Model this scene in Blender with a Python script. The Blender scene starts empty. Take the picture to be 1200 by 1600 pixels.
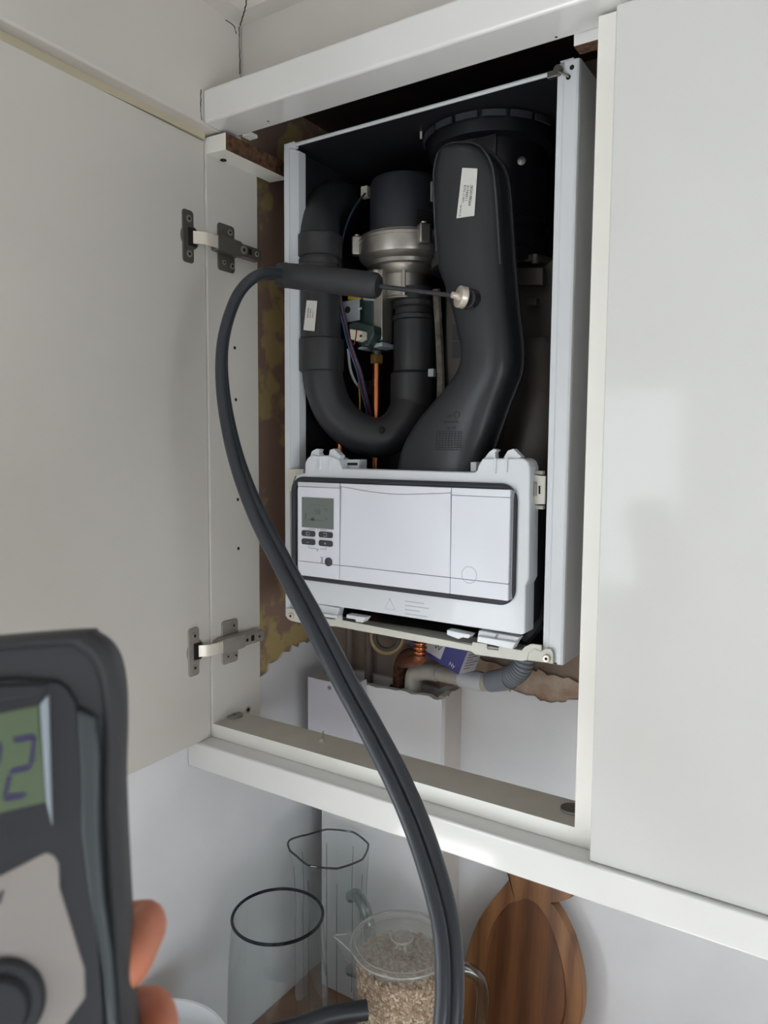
import bpy, bmesh, math, random
from mathutils import Vector as V, Matrix
random.seed(7)
S = bpy.context.scene
COL = S.collection

# ------------------------------------------------------------------ camera
CAM = V((.8164, -.7867, .4167)); PIT, ROL, YAW, FPX = -.083, .0075, .5748, 1166.28
_f = V((-math.sin(YAW)*math.cos(PIT), math.cos(YAW)*math.cos(PIT), math.sin(PIT)))
_r0 = V((math.cos(YAW), math.sin(YAW), 0)); _u0 = _r0.cross(_f)
_r = _r0*math.cos(ROL) + _u0*math.sin(ROL); _u = _u0*math.cos(ROL) - _r0*math.sin(ROL)
cd = bpy.data.cameras.new('camera'); cam = bpy.data.objects.new('camera', cd); COL.objects.link(cam)
cam.matrix_world = Matrix(((_r.x, _u.x, -_f.x, CAM.x), (_r.y, _u.y, -_f.y, CAM.y), (_r.z, _u.z, -_f.z, CAM.z), (0, 0, 0, 1)))
cd.sensor_fit = 'HORIZONTAL'; cd.sensor_width = 36; cd.lens = 36*FPX/1200
cd.clip_start = .02; cd.clip_end = 60
cd.dof.use_dof = True; cd.dof.focus_distance = 1.0; cd.dof.aperture_fstop = 11
S.camera = cam
S.cycles.transparent_max_bounces = 32

# ------------------------------------------------------------------ light
S.view_settings.view_transform = 'Standard'; S.view_settings.look = 'None'
S.view_settings.exposure = 0.22; S.view_settings.gamma = 1; S.view_settings.use_curve_mapping = False
w = bpy.data.worlds.new('sky'); S.world = w; w.use_nodes = True
w.node_tree.nodes['Background'].inputs[0].default_value = (.75, .87, 1, 1)
w.node_tree.nodes['Background'].inputs[1].default_value = 1.2
def area(name, loc, direction, sx, sy, power, col):
    ld = bpy.data.lights.new(name, 'AREA'); ld.shape = 'RECTANGLE'; ld.size = sx; ld.size_y = sy
    ld.energy = power; ld.color = col
    o = bpy.data.objects.new(name, ld); COL.objects.link(o); o.location = loc
    o.rotation_euler = V(direction).to_track_quat('-Z', 'Y').to_euler()
    return o
WIN_X0, WIN_X1, WIN_Z0, WIN_Z1, WIN_Y = -2.4, -.6, -1.40, -.1, -2.5
area('glazed_door_daylight', ((WIN_X0+WIN_X1)/2, WIN_Y-.06, (WIN_Z0+WIN_Z1)/2), (0, 1, 0.0), WIN_X1-WIN_X0, WIN_Z1-WIN_Z0, 66, (.94, .975, 1))
KW_X0, KW_X1, KW_Z0, KW_Z1 = -.5, .2, -.19, .72
area('kitchen_window_daylight', ((KW_X0+KW_X1)/2, WIN_Y-.06, (KW_Z0+KW_Z1)/2), (0, 1, 0), KW_X1-KW_X0, KW_Z1-KW_Z0, 6, (.94, .975, 1))
SW_Y0, SW_Y1, SW_Z0, SW_Z1, SW_X = -2.2, -.75, -.75, .25, 2.4
area('side_fill_light', (SW_X+.06, (SW_Y0+SW_Y1)/2, (SW_Z0+SW_Z1)/2), (-1, 0, 0), SW_Y1-SW_Y0, SW_Z1-SW_Z0, 22, (.95, .98, 1))  # fill from the right, added together with an unseen window

sl = bpy.data.lights.new('sun', 'SUN'); sl.energy = 34; sl.angle = .02; sl.color = (1, .99, .985)
so = bpy.data.objects.new('sun', sl); COL.objects.link(so); so.location = (-1, -5, 5); so.rotation_euler = V((.3, .6, -.75)).to_track_quat('-Z', 'Y').to_euler()

# ------------------------------------------------------------------ pixel helpers
def ray(px, py): return _f + _r*((px-600)/FPX) + _u*((800-py)/FPX)
def at(px, py, x=None, y=None, z=None):
    d = ray(px, py)
    if x is not None: k = (x-CAM.x)/d.x
    elif y is not None: k = (y-CAM.y)/d.y
    else: k = (z-CAM.z)/d.z
    return CAM + d*k
def far(px, py, dist): return CAM + ray(px, py)*dist     # dist along the view axis
def sc(P): return FPX/((P-CAM).dot(_f))                  # pixels per metre there

# ------------------------------------------------------------------ materials
def lin(c):
    return tuple((v/255/12.92 if v/255 <= .04045 else ((v/255+.055)/1.055)**2.4) for v in c)
MATS = {}
def mat(name, col, rough=.5, metal=0, spec=.5, coat=0, var=0, vscale=8, bump=0, bscale=60, col2=None, detail=4, ramp=(.35, .65), stretch=None, emit=0):
    m = bpy.data.materials.new(name); m.use_nodes = True
    N, L = m.node_tree.nodes, m.node_tree.links; b = N['Principled BSDF']
    c = lin(col); b.inputs['Base Color'].default_value = (*c, 1)
    b.inputs['Roughness'].default_value = rough; b.inputs['Metallic'].default_value = metal
    b.inputs['Specular IOR Level'].default_value = spec
    b.inputs['Coat Weight'].default_value = coat; b.inputs['Coat Roughness'].default_value = .06
    if var or bump or col2:
        tc = N.new('ShaderNodeTexCoord'); mp = N.new('ShaderNodeMapping'); L.new(tc.outputs['Object'], mp.inputs[0])
        if stretch: mp.inputs['Scale'].default_value = stretch
    if var or col2:
        nz = N.new('ShaderNodeTexNoise'); nz.inputs['Scale'].default_value = vscale; nz.inputs['Detail'].default_value = detail
        L.new(mp.outputs[0], nz.inputs[0])
        rp = N.new('ShaderNodeValToRGB'); L.new(nz.outputs['Fac'], rp.inputs[0])
        rp.color_ramp.elements[0].position, rp.color_ramp.elements[1].position = ramp
        if col2: a, d = c, lin(col2)
        else: a, d = [v*(1-var) for v in c], [min(1, v*(1+var)) for v in c]
        rp.color_ramp.elements[0].color = (*a, 1); rp.color_ramp.elements[1].color = (*d, 1)
        L.new(rp.outputs[0], b.inputs['Base Color'])
    if bump:
        n2 = N.new('ShaderNodeTexNoise'); n2.inputs['Scale'].default_value = bscale; n2.inputs['Detail'].default_value = 3
        L.new(mp.outputs[0], n2.inputs[0]); bp = N.new('ShaderNodeBump'); bp.inputs['Strength'].default_value = bump
        bp.inputs['Distance'].default_value = .002
        L.new(n2.outputs['Fac'], bp.inputs['Height']); L.new(bp.outputs[0], b.inputs['Normal'])
    if emit:
        b.inputs['Emission Color'].default_value = (*c, 1); b.inputs['Emission Strength'].default_value = emit
    MATS[name] = m; return m
def glass(name, tint, edge=.6, base=.03, rough=.02, milk=0):
    # thin clear sheet: see-through, glossier at grazing angles, optionally a little milky
    m = bpy.data.materials.new(name); m.use_nodes = True; N, L = m.node_tree.nodes, m.node_tree.links
    N.clear(); o = N.new('ShaderNodeOutputMaterial'); mx = N.new('ShaderNodeMixShader'); t = N.new('ShaderNodeBsdfTransparent')
    g = N.new('ShaderNodeBsdfGlossy'); lw = N.new('ShaderNodeLayerWeight'); pw = N.new('ShaderNodeMath'); pw.operation = 'POWER'; pw.inputs[1].default_value = 3.2
    fr = N.new('ShaderNodeMath'); fr.operation = 'MULTIPLY_ADD'; fr.inputs[1].default_value = edge; fr.inputs[2].default_value = base
    L.new(lw.outputs['Facing'], pw.inputs[0]); L.new(pw.outputs[0], fr.inputs[0])
    t.inputs[0].default_value = (*lin(tint), 1); g.inputs['Roughness'].default_value = rough
    src = t
    if milk:
        d = N.new('ShaderNodeBsdfDiffuse'); d.inputs[0].default_value = (.85, .85, .84, 1); m2 = N.new('ShaderNodeMixShader'); m2.inputs[0].default_value = milk
        L.new(t.outputs[0], m2.inputs[1]); L.new(d.outputs[0], m2.inputs[2]); src = m2
    L.new(fr.outputs[0], mx.inputs[0]); L.new(src.outputs[0], mx.inputs[1]); L.new(g.outputs[0], mx.inputs[2]); L.new(mx.outputs[0], o.inputs[0])
    MATS[name] = m; return m
def wood(name, c1, c2, scale=9, rough=.4, axis=(1, 1, 1), dist=6):
    m = mat(name, c1, rough); N, L = m.node_tree.nodes, m.node_tree.links; b = N['Principled BSDF']
    tc = N.new('ShaderNodeTexCoord'); mp = N.new('ShaderNodeMapping'); mp.inputs['Scale'].default_value = axis
    wv = N.new('ShaderNodeTexWave'); wv.inputs['Scale'].default_value = scale; wv.inputs['Distortion'].default_value = dist
    wv.inputs['Detail'].default_value = 4; wv.inputs['Detail Scale'].default_value = 1.2
    nz = N.new('ShaderNodeTexNoise'); nz.inputs['Scale'].default_value = 30; nz.inputs['Detail'].default_value = 6
    rp = N.new('ShaderNodeValToRGB'); rp.color_ramp.elements[0].color = (*lin(c1), 1); rp.color_ramp.elements[1].color = (*lin(c2), 1)
    rp.color_ramp.elements[0].position = .15; rp.color_ramp.elements[1].position = .85
    mm = N.new('ShaderNodeMath'); mm.operation = 'MULTIPLY_ADD'; mm.inputs[1].default_value = .45
    m2 = N.new('ShaderNodeMath'); m2.operation = 'MULTIPLY'; m2.inputs[1].default_value = .55
    L.new(tc.outputs['Object'], mp.inputs[0]); L.new(mp.outputs[0], wv.inputs[0]); L.new(mp.outputs[0], nz.inputs[0])
    L.new(nz.outputs['Fac'], m2.inputs[0]); L.new(wv.outputs['Fac'], mm.inputs[0]); L.new(m2.outputs[0], mm.inputs[2])
    L.new(mm.outputs[0], rp.inputs[0]); L.new(rp.outputs[0], b.inputs['Base Color'])
    return m

mat('wall_paint', (222, 219, 216), .75, var=.03, vscale=3, bump=.08, bscale=200)
mat('ceiling_paint', (186, 184, 180), .8)
mat('bulkhead_paint', (214, 208, 202), .6, var=.03, vscale=4, bump=.06, bscale=90)
mat('wall_lower', (232, 232, 234), .6, var=.04, vscale=6, bump=.08, bscale=120)
mat('raw_plaster', (152, 124, 110), .9, col2=(184, 162, 112), vscale=14, detail=5, ramp=(.51, .57), bump=.35, bscale=40)
mat('raw_plaster_back', (142, 130, 122), .9, col2=(164, 140, 122), vscale=14, bump=.4, bscale=60)
mat('broken_plaster', (170, 134, 112), .9, col2=(204, 186, 168), vscale=30, bump=.5, bscale=90)
mat('gloss_white', (209, 208, 206), .08, spec=.3, var=.012, vscale=5)
mat('rail_white', (228, 227, 226), .06, spec=.5)
mat('melamine', (212, 207, 200), .42, var=.02, vscale=4, bump=.02, bscale=300)
mat('melamine_edge', (240, 238, 232), .35)
mat('base_top', (206, 200, 190), .5, var=.05, vscale=20)
mat('chipboard', (112, 78, 54), .9, col2=(66, 46, 34), vscale=120, bump=.7, bscale=160, detail=2)
mat('cream', (205, 196, 168), .6)
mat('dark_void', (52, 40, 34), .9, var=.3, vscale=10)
mat('nickel', (168, 162, 154), .35, metal=.5, var=.08, vscale=40)
mat('dark_nickel', (112, 108, 102), .32, metal=.55)
mat('bright_nickel', (232, 222, 210), .3, metal=.3)
mat('hole', (28, 24, 22), .9)
mat('steel_disc', (150, 152, 152), .3, metal=.8)
mat('boiler_white', (224, 227, 233), .32, coat=.2)
mat('boiler_light', (214, 217, 222), .35)
mat('boiler_cream', (212, 210, 200), .4)
mat('boiler_lining', (24, 25, 29), .55)
mat('panel_white', (232, 234, 244), .4)
mat('panel_line', (150, 152, 160), .5)
mat('gasket', (52, 53, 60), .6, bump=.05)
mat('lcd', (116, 124, 120), .15)
mat('lcd_ink', (86, 94, 92), .4)
mat('button', (62, 63, 70), .45)
mat('ink', (70, 70, 76), .5)
mat('faint_ink', (192, 194, 202), .5)
mat('white_ink', (214, 214, 218), .5)
mat('black_plastic', (37, 38, 42), .38, bump=.02, bscale=300)
mat('duct_black', (40, 42, 46), .34)
mat('rim_highlight', (66, 68, 73), .4)
mat('flue_black', (26, 27, 32), .3)
mat('pipe_black', (44, 45, 47), .42, var=.08, vscale=20)
mat('motor_black', (44, 46, 53), .45)
mat('cast_aluminium', (172, 168, 162), .36, metal=.9, var=.12, vscale=30, bump=.08, bscale=90)
mat('grey_metal', (120, 118, 116), .4, metal=.8)
mat('zinc_plate', (176, 182, 188), .42, metal=.55)
mat('exchanger', (86, 80, 76), .5, metal=.6, var=.15, vscale=12, bump=.1)
mat('foam', (92, 84, 78), .9, bump=.6, bscale=120, col2=(140, 132, 124), vscale=60)
mat('valve_green', (36, 54, 52), .5)
mat('yellow', (206, 180, 40), .5)
mat('connector', (214, 208, 190), .5)
mat('copper', (196, 118, 76), .24, metal=1, var=.1, vscale=30)
mat('dull_copper', (150, 92, 66), .4, metal=.9, var=.25, vscale=60)
mat('brass', (196, 158, 92), .28, metal=1)
mat('wire_red', (150, 44, 52), .5); mat('wire_blue', (52, 88, 132), .5); mat('wire_black', (34, 34, 40), .5)
mat('wire_grey', (158, 158, 158), .5); mat('wire_yellow', (206, 170, 64), .5); mat('wire_green', (80, 120, 70), .5)
mat('sticker', (222, 220, 216), .5)
mat('hose', (48, 52, 59), .34, bump=.02, bscale=150)
mat('probe_black', (46, 47, 50), .55, bump=.05, bscale=200)
mat('silver', (226, 214, 202), .3, metal=.45)
mat('boot', (54, 55, 59), .55, var=.04)
mat('boot_dark', (40, 41, 47), .45)
mat('boot_green', (62, 69, 73), .45)
mat('plate_beige', (158, 150, 146), .5)
mat('analyser_lcd', (94, 110, 84), .25)
mat('analyser_ink', (58, 50, 92), .4)
mat('bezel_light', (158, 166, 176), .3)
mat('skin', (206, 128, 100), .5, var=.08, vscale=60, bump=.05, bscale=300)
mat('nail', (222, 168, 150), .35)
mat('pan_white', (238, 240, 244), .14, coat=.5)
mat('handle_black', (42, 44, 50), .4)
mat('oats', (150, 116, 86), .9, col2=(206, 180, 150), vscale=140, bump=.9, bscale=220)
mat('oat_flake', (238, 222, 198), .85, col2=(196, 162, 128), vscale=160, ramp=(.42, .58))
mat('service_box', (222, 220, 230), .5)
mat('boxing', (236, 235, 237), .55, var=.02)
mat('box_side', (206, 198, 192), .6, var=.06, vscale=10)
mat('pvc_white', (206, 208, 212), .4, var=.06, vscale=25)
mat('pvc_dirty', (176, 170, 160), .5, var=.1, vscale=30)
mat('pvc_cream', (198, 190, 172), .45)
mat('flex_grey', (136, 142, 150), .45)
mat('carton_blue', (58, 56, 132), .4)
mat('carton_white', (200, 200, 206), .5)
mat('pipe_mauve', (120, 104, 98), .6, var=.15, vscale=20)
mat('cable_tan', (176, 152, 112), .5); mat('cable_dark', (88, 84, 76), .5)
mat('floor_tile', (204, 198, 192), .35, var=.05, vscale=4)
mat('frame_white', (226, 228, 230), .4)
wood('board_wood', (104, 68, 44), (158, 112, 74), 1.3, .38, (6, 1, .5), 7)
wood('board_dark', (84, 51, 34), (130, 85, 55), 1.2, .38, (6, 1, .5), 7)
wood('worktop_wood', (118, 72, 44), (158, 106, 68), 4, .35, (.6, 5, 1), 4)
glass('clear_glass', (247, 250, 250), .75, .05, .02, .02); glass('rim_glass', (92, 106, 122), .3, .06); glass('jug_edge', (150, 160, 156), .4, .08); glass('handle_glass', (214, 222, 220), .8, .12)
glass('clear_plastic', (251, 251, 250), .3, .03, .08, .07); glass('plastic_edge', (232, 232, 230), .35, .05, .08, .3); glass('window_pane', (248, 250, 250), .2, .02)

# ------------------------------------------------------------------ object helpers
WORLD = {}
def link(o, org, parent):
    COL.objects.link(o)
    if parent is not None:
        o.parent = parent; o.location = org - WORLD[parent.name]
    else: o.location = org
    WORLD[o.name] = org
def tag(o, label=None, cat=None, group=None, kind=None):
    if label: o['label'] = label
    if cat: o['category'] = cat
    if group: o['group'] = group
    if kind: o['kind'] = kind
    return o
def thing(name, loc, label, cat, group=None):
    o = bpy.data.objects.new(name, None); o.empty_display_size = .03; link(o, V(loc), None)
    return tag(o, label, cat, group)
def mk(name, vs, fs, m, parent=None, smooth=True, bevel=0, seg=2, fm=None, ang=35):
    vs = [V(v) for v in vs]
    lo = V((min(v[i] for v in vs) for i in range(3))); hi = V((max(v[i] for v in vs) for i in range(3)))
    org = V(((lo.x+hi.x)/2, (lo.y+hi.y)/2, lo.z))
    me = bpy.data.meshes.new(name); me.from_pydata([v-org for v in vs], [], fs)
    ms = m if isinstance(m, (list, tuple)) else [m]
    for k in ms: me.materials.append(MATS[k])
    if fm: me.polygons.foreach_set('material_index', fm)
    bm = bmesh.new(); bm.from_mesh(me)
    bmesh.ops.remove_doubles(bm, verts=bm.verts, dist=1e-6)
    bmesh.ops.recalc_face_normals(bm, faces=bm.faces)
    if bevel:
        ed = [e for e in bm.edges if len(e.link_faces) == 2 and e.calc_face_angle(0) > .5]
        for f in bm.faces: f.smooth = False
        nf = bmesh.ops.bevel(bm, geom=ed, offset=bevel, segments=seg, affect='EDGES', profile=.5, clamp_overlap=True)['faces']
        for f in nf: f.smooth = True
    bm.to_mesh(me); bm.free()
    if smooth and not bevel:
        me.polygons.foreach_set('use_smooth', [True]*len(me.polygons)); me.set_sharp_from_angle(angle=math.radians(ang))
    me.update()
    o = bpy.data.objects.new(name, me); link(o, org, parent)
    return o
BF = [(0, 1, 2, 3), (4, 7, 6, 5), (0, 4, 5, 1), (1, 5, 6, 2), (2, 6, 7, 3), (3, 7, 4, 0)]
def bverts(x0, x1, y0, y1, z0, z1):
    return [(x0, y0, z0), (x1, y0, z0), (x1, y1, z0), (x0, y1, z0), (x0, y0, z1), (x1, y0, z1), (x1, y1, z1), (x0, y1, z1)]
def box(name, x0, x1, y0, y1, z0, z1, m, parent=None, bevel=0, seg=2, fm=None):
    # faces: bottom, top, front(-y), right(+x), back(+y), left(-x)
    return mk(name, bverts(x0, x1, y0, y1, z0, z1), BF, m, parent, bevel=bevel, seg=seg, fm=fm)
def prism(name, pts, dv, m, parent=None, bevel=0, seg=2, smooth=True, fm=None):
    pts = [V(q) for q in pts]; dv = V(dv); n = len(pts)
    vs = pts + [q+dv for q in pts]
    fs = [tuple(range(n)), tuple(range(2*n-1, n-1, -1))] + [(i, (i+1) % n, n+(i+1) % n, n+i) for i in range(n)]
    return mk(name, vs, fs, m, parent, smooth=smooth, bevel=bevel, seg=seg, fm=fm)
def pprism(name, px, y, d, m, parent=None, bevel=0, seg=2):
    return prism(name, [at(a, b, y=y) for a, b in px], (0, d, 0), m, parent, bevel, seg)
def spline(pts, n=8, closed=False):
    # Catmull-Rom through tuples of any length
    out = []; N_ = len(pts)
    for i in range(N_ if closed else N_-1):
        g = lambda k: pts[(i+k) % N_] if closed else pts[min(max(i+k, 0), N_-1)]
        a, b, c, d = g(-1), g(0), g(1), g(2)
        for j in range(n):
            t = j/n
            out.append(tuple(.5*(2*b[k]+(c[k]-a[k])*t+(2*a[k]-5*b[k]+4*c[k]-d[k])*t*t+(3*b[k]-a[k]-3*c[k]+d[k])*t**3) for k in range(len(b))))
    if not closed: out.append(tuple(pts[-1]))
    return out
def tubegeo(pts, r, n=16, closed=False, caps=True):
    pts = [V(q) for q in pts]; N_ = len(pts); rr = r if isinstance(r, (list, tuple)) else [r]*N_
    T = []
    for i in range(N_):
        a = pts[(i-1) % N_] if (closed or i) else pts[0]; b = pts[(i+1) % N_] if (closed or i < N_-1) else pts[-1]
        T.append((b-a).normalized())
    up = V((0, 0, 1)) if abs(T[0].z) < .9 else V((1, 0, 0))
    nrm = (up - T[0]*up.dot(T[0])).normalized(); vs = []; fs = []
    for i in range(N_):
        nrm = (nrm - T[i]*nrm.dot(T[i])).normalized(); bn = T[i].cross(nrm)
        for k in range(n):
            a = 2*math.pi*k/n; vs.append(pts[i] + (nrm*math.cos(a)+bn*math.sin(a))*rr[i])
    for i in range(N_ if closed else N_-1):
        j = (i+1) % N_
        for k in range(n): fs.append((i*n+k, i*n+(k+1) % n, j*n+(k+1) % n, j*n+k))
    if caps and not closed: fs += [tuple(range(n-1, -1, -1)), tuple((N_-1)*n+k for k in range(n))]
    return vs, fs
def tube(name, pts, r, m, parent=None, n=16, closed=False):
    return mk(name, *tubegeo(pts, r, n, closed), m, parent)
def cyl(name, p, q, r, m, parent=None, n=24, r2=None, bevel=0):
    vs, fs = tubegeo([p, q], [r, r if r2 is None else r2], n); return mk(name, vs, fs, m, parent, bevel=bevel)
def lathegeo(c, prof, axis=(0, 0, 1), n=48, a0=0, caps=True):
    c = V(c); ax = V(axis).normalized(); up = V((1, 0, 0)) if abs(ax.x) < .9 else V((0, 1, 0))
    e1 = (up-ax*up.dot(ax)).normalized(); e2 = ax.cross(e1); vs = []; fs = []
    for r, h in prof:
        for k in range(n):
            a = a0+2*math.pi*k/n; vs.append(c+ax*h+(e1*math.cos(a)+e2*math.sin(a))*max(r, 1e-5))
    for i in range(len(prof)-1):
        for k in range(n): fs.append((i*n+k, i*n+(k+1) % n, (i+1)*n+(k+1) % n, (i+1)*n+k))
    if caps: fs.append(tuple(range(n-1, -1, -1))); fs.append(tuple((len(prof)-1)*n+k for k in range(n)))
    return vs, fs
def lathe(name, c, prof, m, parent=None, axis=(0, 0, 1), n=48, ang=35, caps=True):
    return mk(name, *lathegeo(c, prof, axis, n, caps=caps), m, parent, ang=ang)
def loft(name, rings, m, parent=None, caps=True, ang=50):
    n = len(rings[0]); vs = [q for r in rings for q in r]; fs = []
    for i in range(len(rings)-1):
        for k in range(n): fs.append((i*n+k, i*n+(k+1) % n, (i+1)*n+(k+1) % n, (i+1)*n+k))
    if caps: fs += [tuple(range(n-1, -1, -1)), tuple((len(rings)-1)*n+k for k in range(n))]
    return mk(name, vs, fs, m, parent, ang=ang)
def text(name, s, size, M, m, parent=None, ext=.0001, align='LEFT'):
    cu = bpy.data.curves.new(name, 'FONT'); cu.body = s; cu.size = size; cu.extrude = ext; cu.align_x = align
    t = bpy.data.objects.new(name, cu); COL.objects.link(t); dg = bpy.context.evaluated_depsgraph_get()
    me = bpy.data.meshes.new_from_object(t.evaluated_get(dg)); bpy.data.objects.remove(t); bpy.data.curves.remove(cu)
    vs = [M @ v.co for v in me.vertices]; fs = [tuple(p.vertices) for p in me.polygons]; bpy.data.meshes.remove(me)
    return mk(name, vs, fs, m, parent, smooth=False)
def frame(o, ux, uy):
    ux = V(ux).normalized(); uy = V(uy); uy = (uy-ux*uy.dot(ux)).normalized(); uz = ux.cross(uy)
    return Matrix(((ux.x, uy.x, uz.x, o[0]), (ux.y, uy.y, uz.y, o[1]), (ux.z, uy.z, uz.z, o[2]), (0, 0, 0, 1)))
def struct(o): o['kind'] = 'structure'; return o
def merge(*geos):
    vs = []; fs = []
    for a, b in geos:
        k = len(vs); vs += list(a); fs += [tuple(i+k for i in f) for f in b]
    return vs, fs
def rrect(x0, x1, z0, z1, r, n=6):
    out = []
    for cx, cz, a0 in ((x1-r, z1-r, 0), (x0+r, z1-r, 90), (x0+r, z0+r, 180), (x1-r, z0+r, 270)):
        for k in range(n+1):
            a = math.radians(a0+90*k/n); out.append((cx+r*math.cos(a), cz+r*math.sin(a)))
    return out

# ------------------------------------------------------------------ the room
XL, YB, ZW, ZF, ZC = -.03, .33, -.57, -1.48, 1.13
XR, YF, XFL = 2.4, WIN_Y, -2.5
XBL, YBB, ZU = .0235, .049, .862        # bulkhead faces, underside height
struct(box('floor', XFL-.1, XR+.1, YF-.1, YB+.1, ZF-.06, ZF, 'floor_tile'))
struct(box('ceiling', XFL-.1, XR+.1, YF-.1, YB+.1, ZC, ZC+.06, 'ceiling_paint'))
wb = struct(box('wall_back', XL-.1, XR+.1, YB, YB+.1, ZF, ZC, 'raw_plaster_back'))
# painted plaster skin with a broken top edge behind the boiler
def jag(a, b, n, amp, seed):
    rnd = random.Random(seed); out = []
    for i in range(n+1):
        t = i/n; out.append((a[0]+(b[0]-a[0])*t + (rnd.uniform(-.3, .3)*(b[0]-a[0])/n if 0 < i < n else 0), a[1]+(b[1]-a[1])*t+rnd.uniform(-amp, amp)))
    return out
a = at(690, 1072, y=YB); b = at(790, 1072, y=YB); c = at(860, 1094, y=YB); d = at(930, 1090, y=YB)
top = [(XL, a.z)] + jag((a.x, a.z), (b.x, b.z), 14, .003, 1) + jag((b.x+.004, b.z-.002), (c.x, c.z), 12, .003, 2) + jag((c.x+.004, c.z), (d.x, d.z), 12, .002, 3)
poly = top + [(.66, d.z), (.66, ZC-.01), (XR, ZC-.01), (XR, ZF), (XL, ZF)]
prism('plaster_skin', [(x, YB-.009, z) for x, z in poly], (0, .009, 0), 'wall_lower', wb)
a = at(690, 1020, y=YB); b = at(840, 1046, y=YB); c = at(935, 1072, y=YB)
poly = jag((a.x, a.z), (b.x, b.z), 12, .004, 5) + jag((b.x+.003, b.z), (c.x, c.z), 12, .004, 6)
poly += [(c.x, c.z-.07), (a.x, a.z-.10)]
prism('plaster_undercoat', [(x, YB-.005, z) for x, z in poly], (0, .005, 0), 'broken_plaster', wb)
# left wall nib
wl = struct(box('wall_left', XL-.12, XL, -.62, YB, ZF, ZC, 'raw_plaster'))
a = at(409, 1052, x=XL); b = at(440, 1018, x=XL); c = at(481, 1000, x=XL)
poly = [(-.62, ZF), (-.62, .86), (.09, .86), (.09, a.z-.01)] + jag((a.y, a.z), (b.y, b.z), 9, .005, 8) + jag((b.y+.004, b.z), (c.y, c.z), 9, .005, 9) + [(YB-.01, c.z+.01), (YB-.01, ZF)]
prism('plaster_skin', [(XL, y, z) for y, z in poly], (.004, 0, 0), 'wall_lower', wl)
# bulkhead over the cupboards: one leg along the back, one along the left
struct(box('wall_bulkhead_back', XL, XR, YBB, YBB+.02, .902, ZC, 'bulkhead_paint'))
struct(box('void_shade_lid', XL, XR, YBB+.02, YB, .985, 1.0, 'dark_void'))  # dark lid added to keep the cavity behind the rail in shade
bl = struct(prism('wall_bulkhead_left', [(XL-.12, YBB, ZU), (XL-.12, YBB, ZC), (XL-.12, -.62, ZC), (XL-.12, -.62, ZU+.011), (XL-.12, -.02, ZU)], (XBL-XL+.12, 0, 0), 'bulkhead_paint', bevel=.003))
def crack(px, y=None, x=None, r=.0006, par=bl, wob=.0006):
    pts = [at(*q, x=x, y=y) for q in px]; P = spline([tuple(q) for q in pts], 6)
    P = [(u[0]+random.uniform(-wob, wob), u[1]+random.uniform(-wob, wob), u[2]) for u in P]
    tube('crack', P, r, 'hole', par, n=6)
crack([(374, 42), (374.5, 80), (375, 116)], x=XBL+.0006)
crack([(352, 31), (360, 36), (366, 42), (369, 53)], x=XBL+.0003)
crack([(313.5, 140), (313.5, 165), (315, 188)], x=XBL+.0003)
# coving
z0 = at(375, 40, x=XBL).z
struct(prism('trim_1', [(XBL, -.62, z0), (XBL+.02, -.62, z0+.006), (XBL+.075, -.62, ZC-.02), (XBL+.08, -.62, ZC), (XBL, -.62, ZC)], (0, YBB+.62, 0), 'bulkhead_paint'))
struct(prism('trim_2', [(XBL, YBB, z0), (XBL, YBB-.02, z0+.006), (XBL, YBB-.075, ZC-.02), (XBL, YBB-.08, ZC), (XBL, YBB, ZC)], (XR-XBL, 0, 0), 'bulkhead_paint'))
crack([(374.5, 40), (380, 25), (383, 12), (386, -4)], y=YBB-.03, r=.0008)
# cream strip added over the open door, its colour standing for the lit gap
struct(prism('lit_gap_strip', [(XL+.005, -.004, .8545), (XL+.005, -.004, ZU), (XL+.005, -.02, ZU), (XL+.005, -.6, ZU+.0105), (XL+.005, -.6, .8545)], (-XL-.003, 0, 0), 'cream'))
# the rest of the room (behind the camera)
for q in ((YF, SW_Y0, ZF, ZC), (SW_Y1, YB, ZF, ZC), (SW_Y0, SW_Y1, SW_Z1, ZC), (SW_Y0, SW_Y1, ZF, SW_Z0)):
    struct(box('wall_right', XR, XR+.1, q[0], q[1], q[2], q[3], 'wall_paint'))
wn = struct(box('added_window', XR+.025, XR+.03, SW_Y0, SW_Y1, SW_Z0, SW_Z1, 'window_pane'))  # unseen pane added to go with the side fill
for y in (SW_Y0, (SW_Y0+SW_Y1)/2, SW_Y1): box('window_frame', XR+.01, XR+.05, y-.025, y+.025, SW_Z0, SW_Z1, 'frame_white', wn)
for z in (SW_Z0, SW_Z1-.05): box('window_frame', XR+.01, XR+.05, SW_Y0, SW_Y1, z, z+.05, 'frame_white', wn)
struct(box('wall_far_left', XFL-.1, XFL, YF, YB, ZF, ZC, 'wall_paint'))
struct(box('wall_nib_return', XFL, XL-.12, YB, YB+.1, ZF, ZC, 'wall_paint'))
for q in ((XFL, WIN_X0, ZF, ZC), (WIN_X1, KW_X0, ZF, ZC), (KW_X1, XR, ZF, ZC), (KW_X0, KW_X1, ZF, KW_Z0), (KW_X0, KW_X1, KW_Z1, ZC), (WIN_X0, WIN_X1, WIN_Z1, ZC), (WIN_X0, WIN_X1, ZF, WIN_Z0)):
    struct(box('wall_front', q[0], q[1], YF-.1, YF, q[2], q[3], 'wall_paint'))
dn = struct(box('door_1', WIN_X0, WIN_X1, YF-.03, YF-.025, WIN_Z0, WIN_Z1, 'window_pane'))
kw = struct(box('window_2', KW_X0, KW_X1, YF-.03, YF-.025, KW_Z0, KW_Z1, 'window_pane'))
for x in (KW_X0+.02, KW_X1-.02): box('window_frame', x-.02, x+.02, YF-.05, YF-.01, KW_Z0, KW_Z1, 'frame_white', kw)
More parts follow.
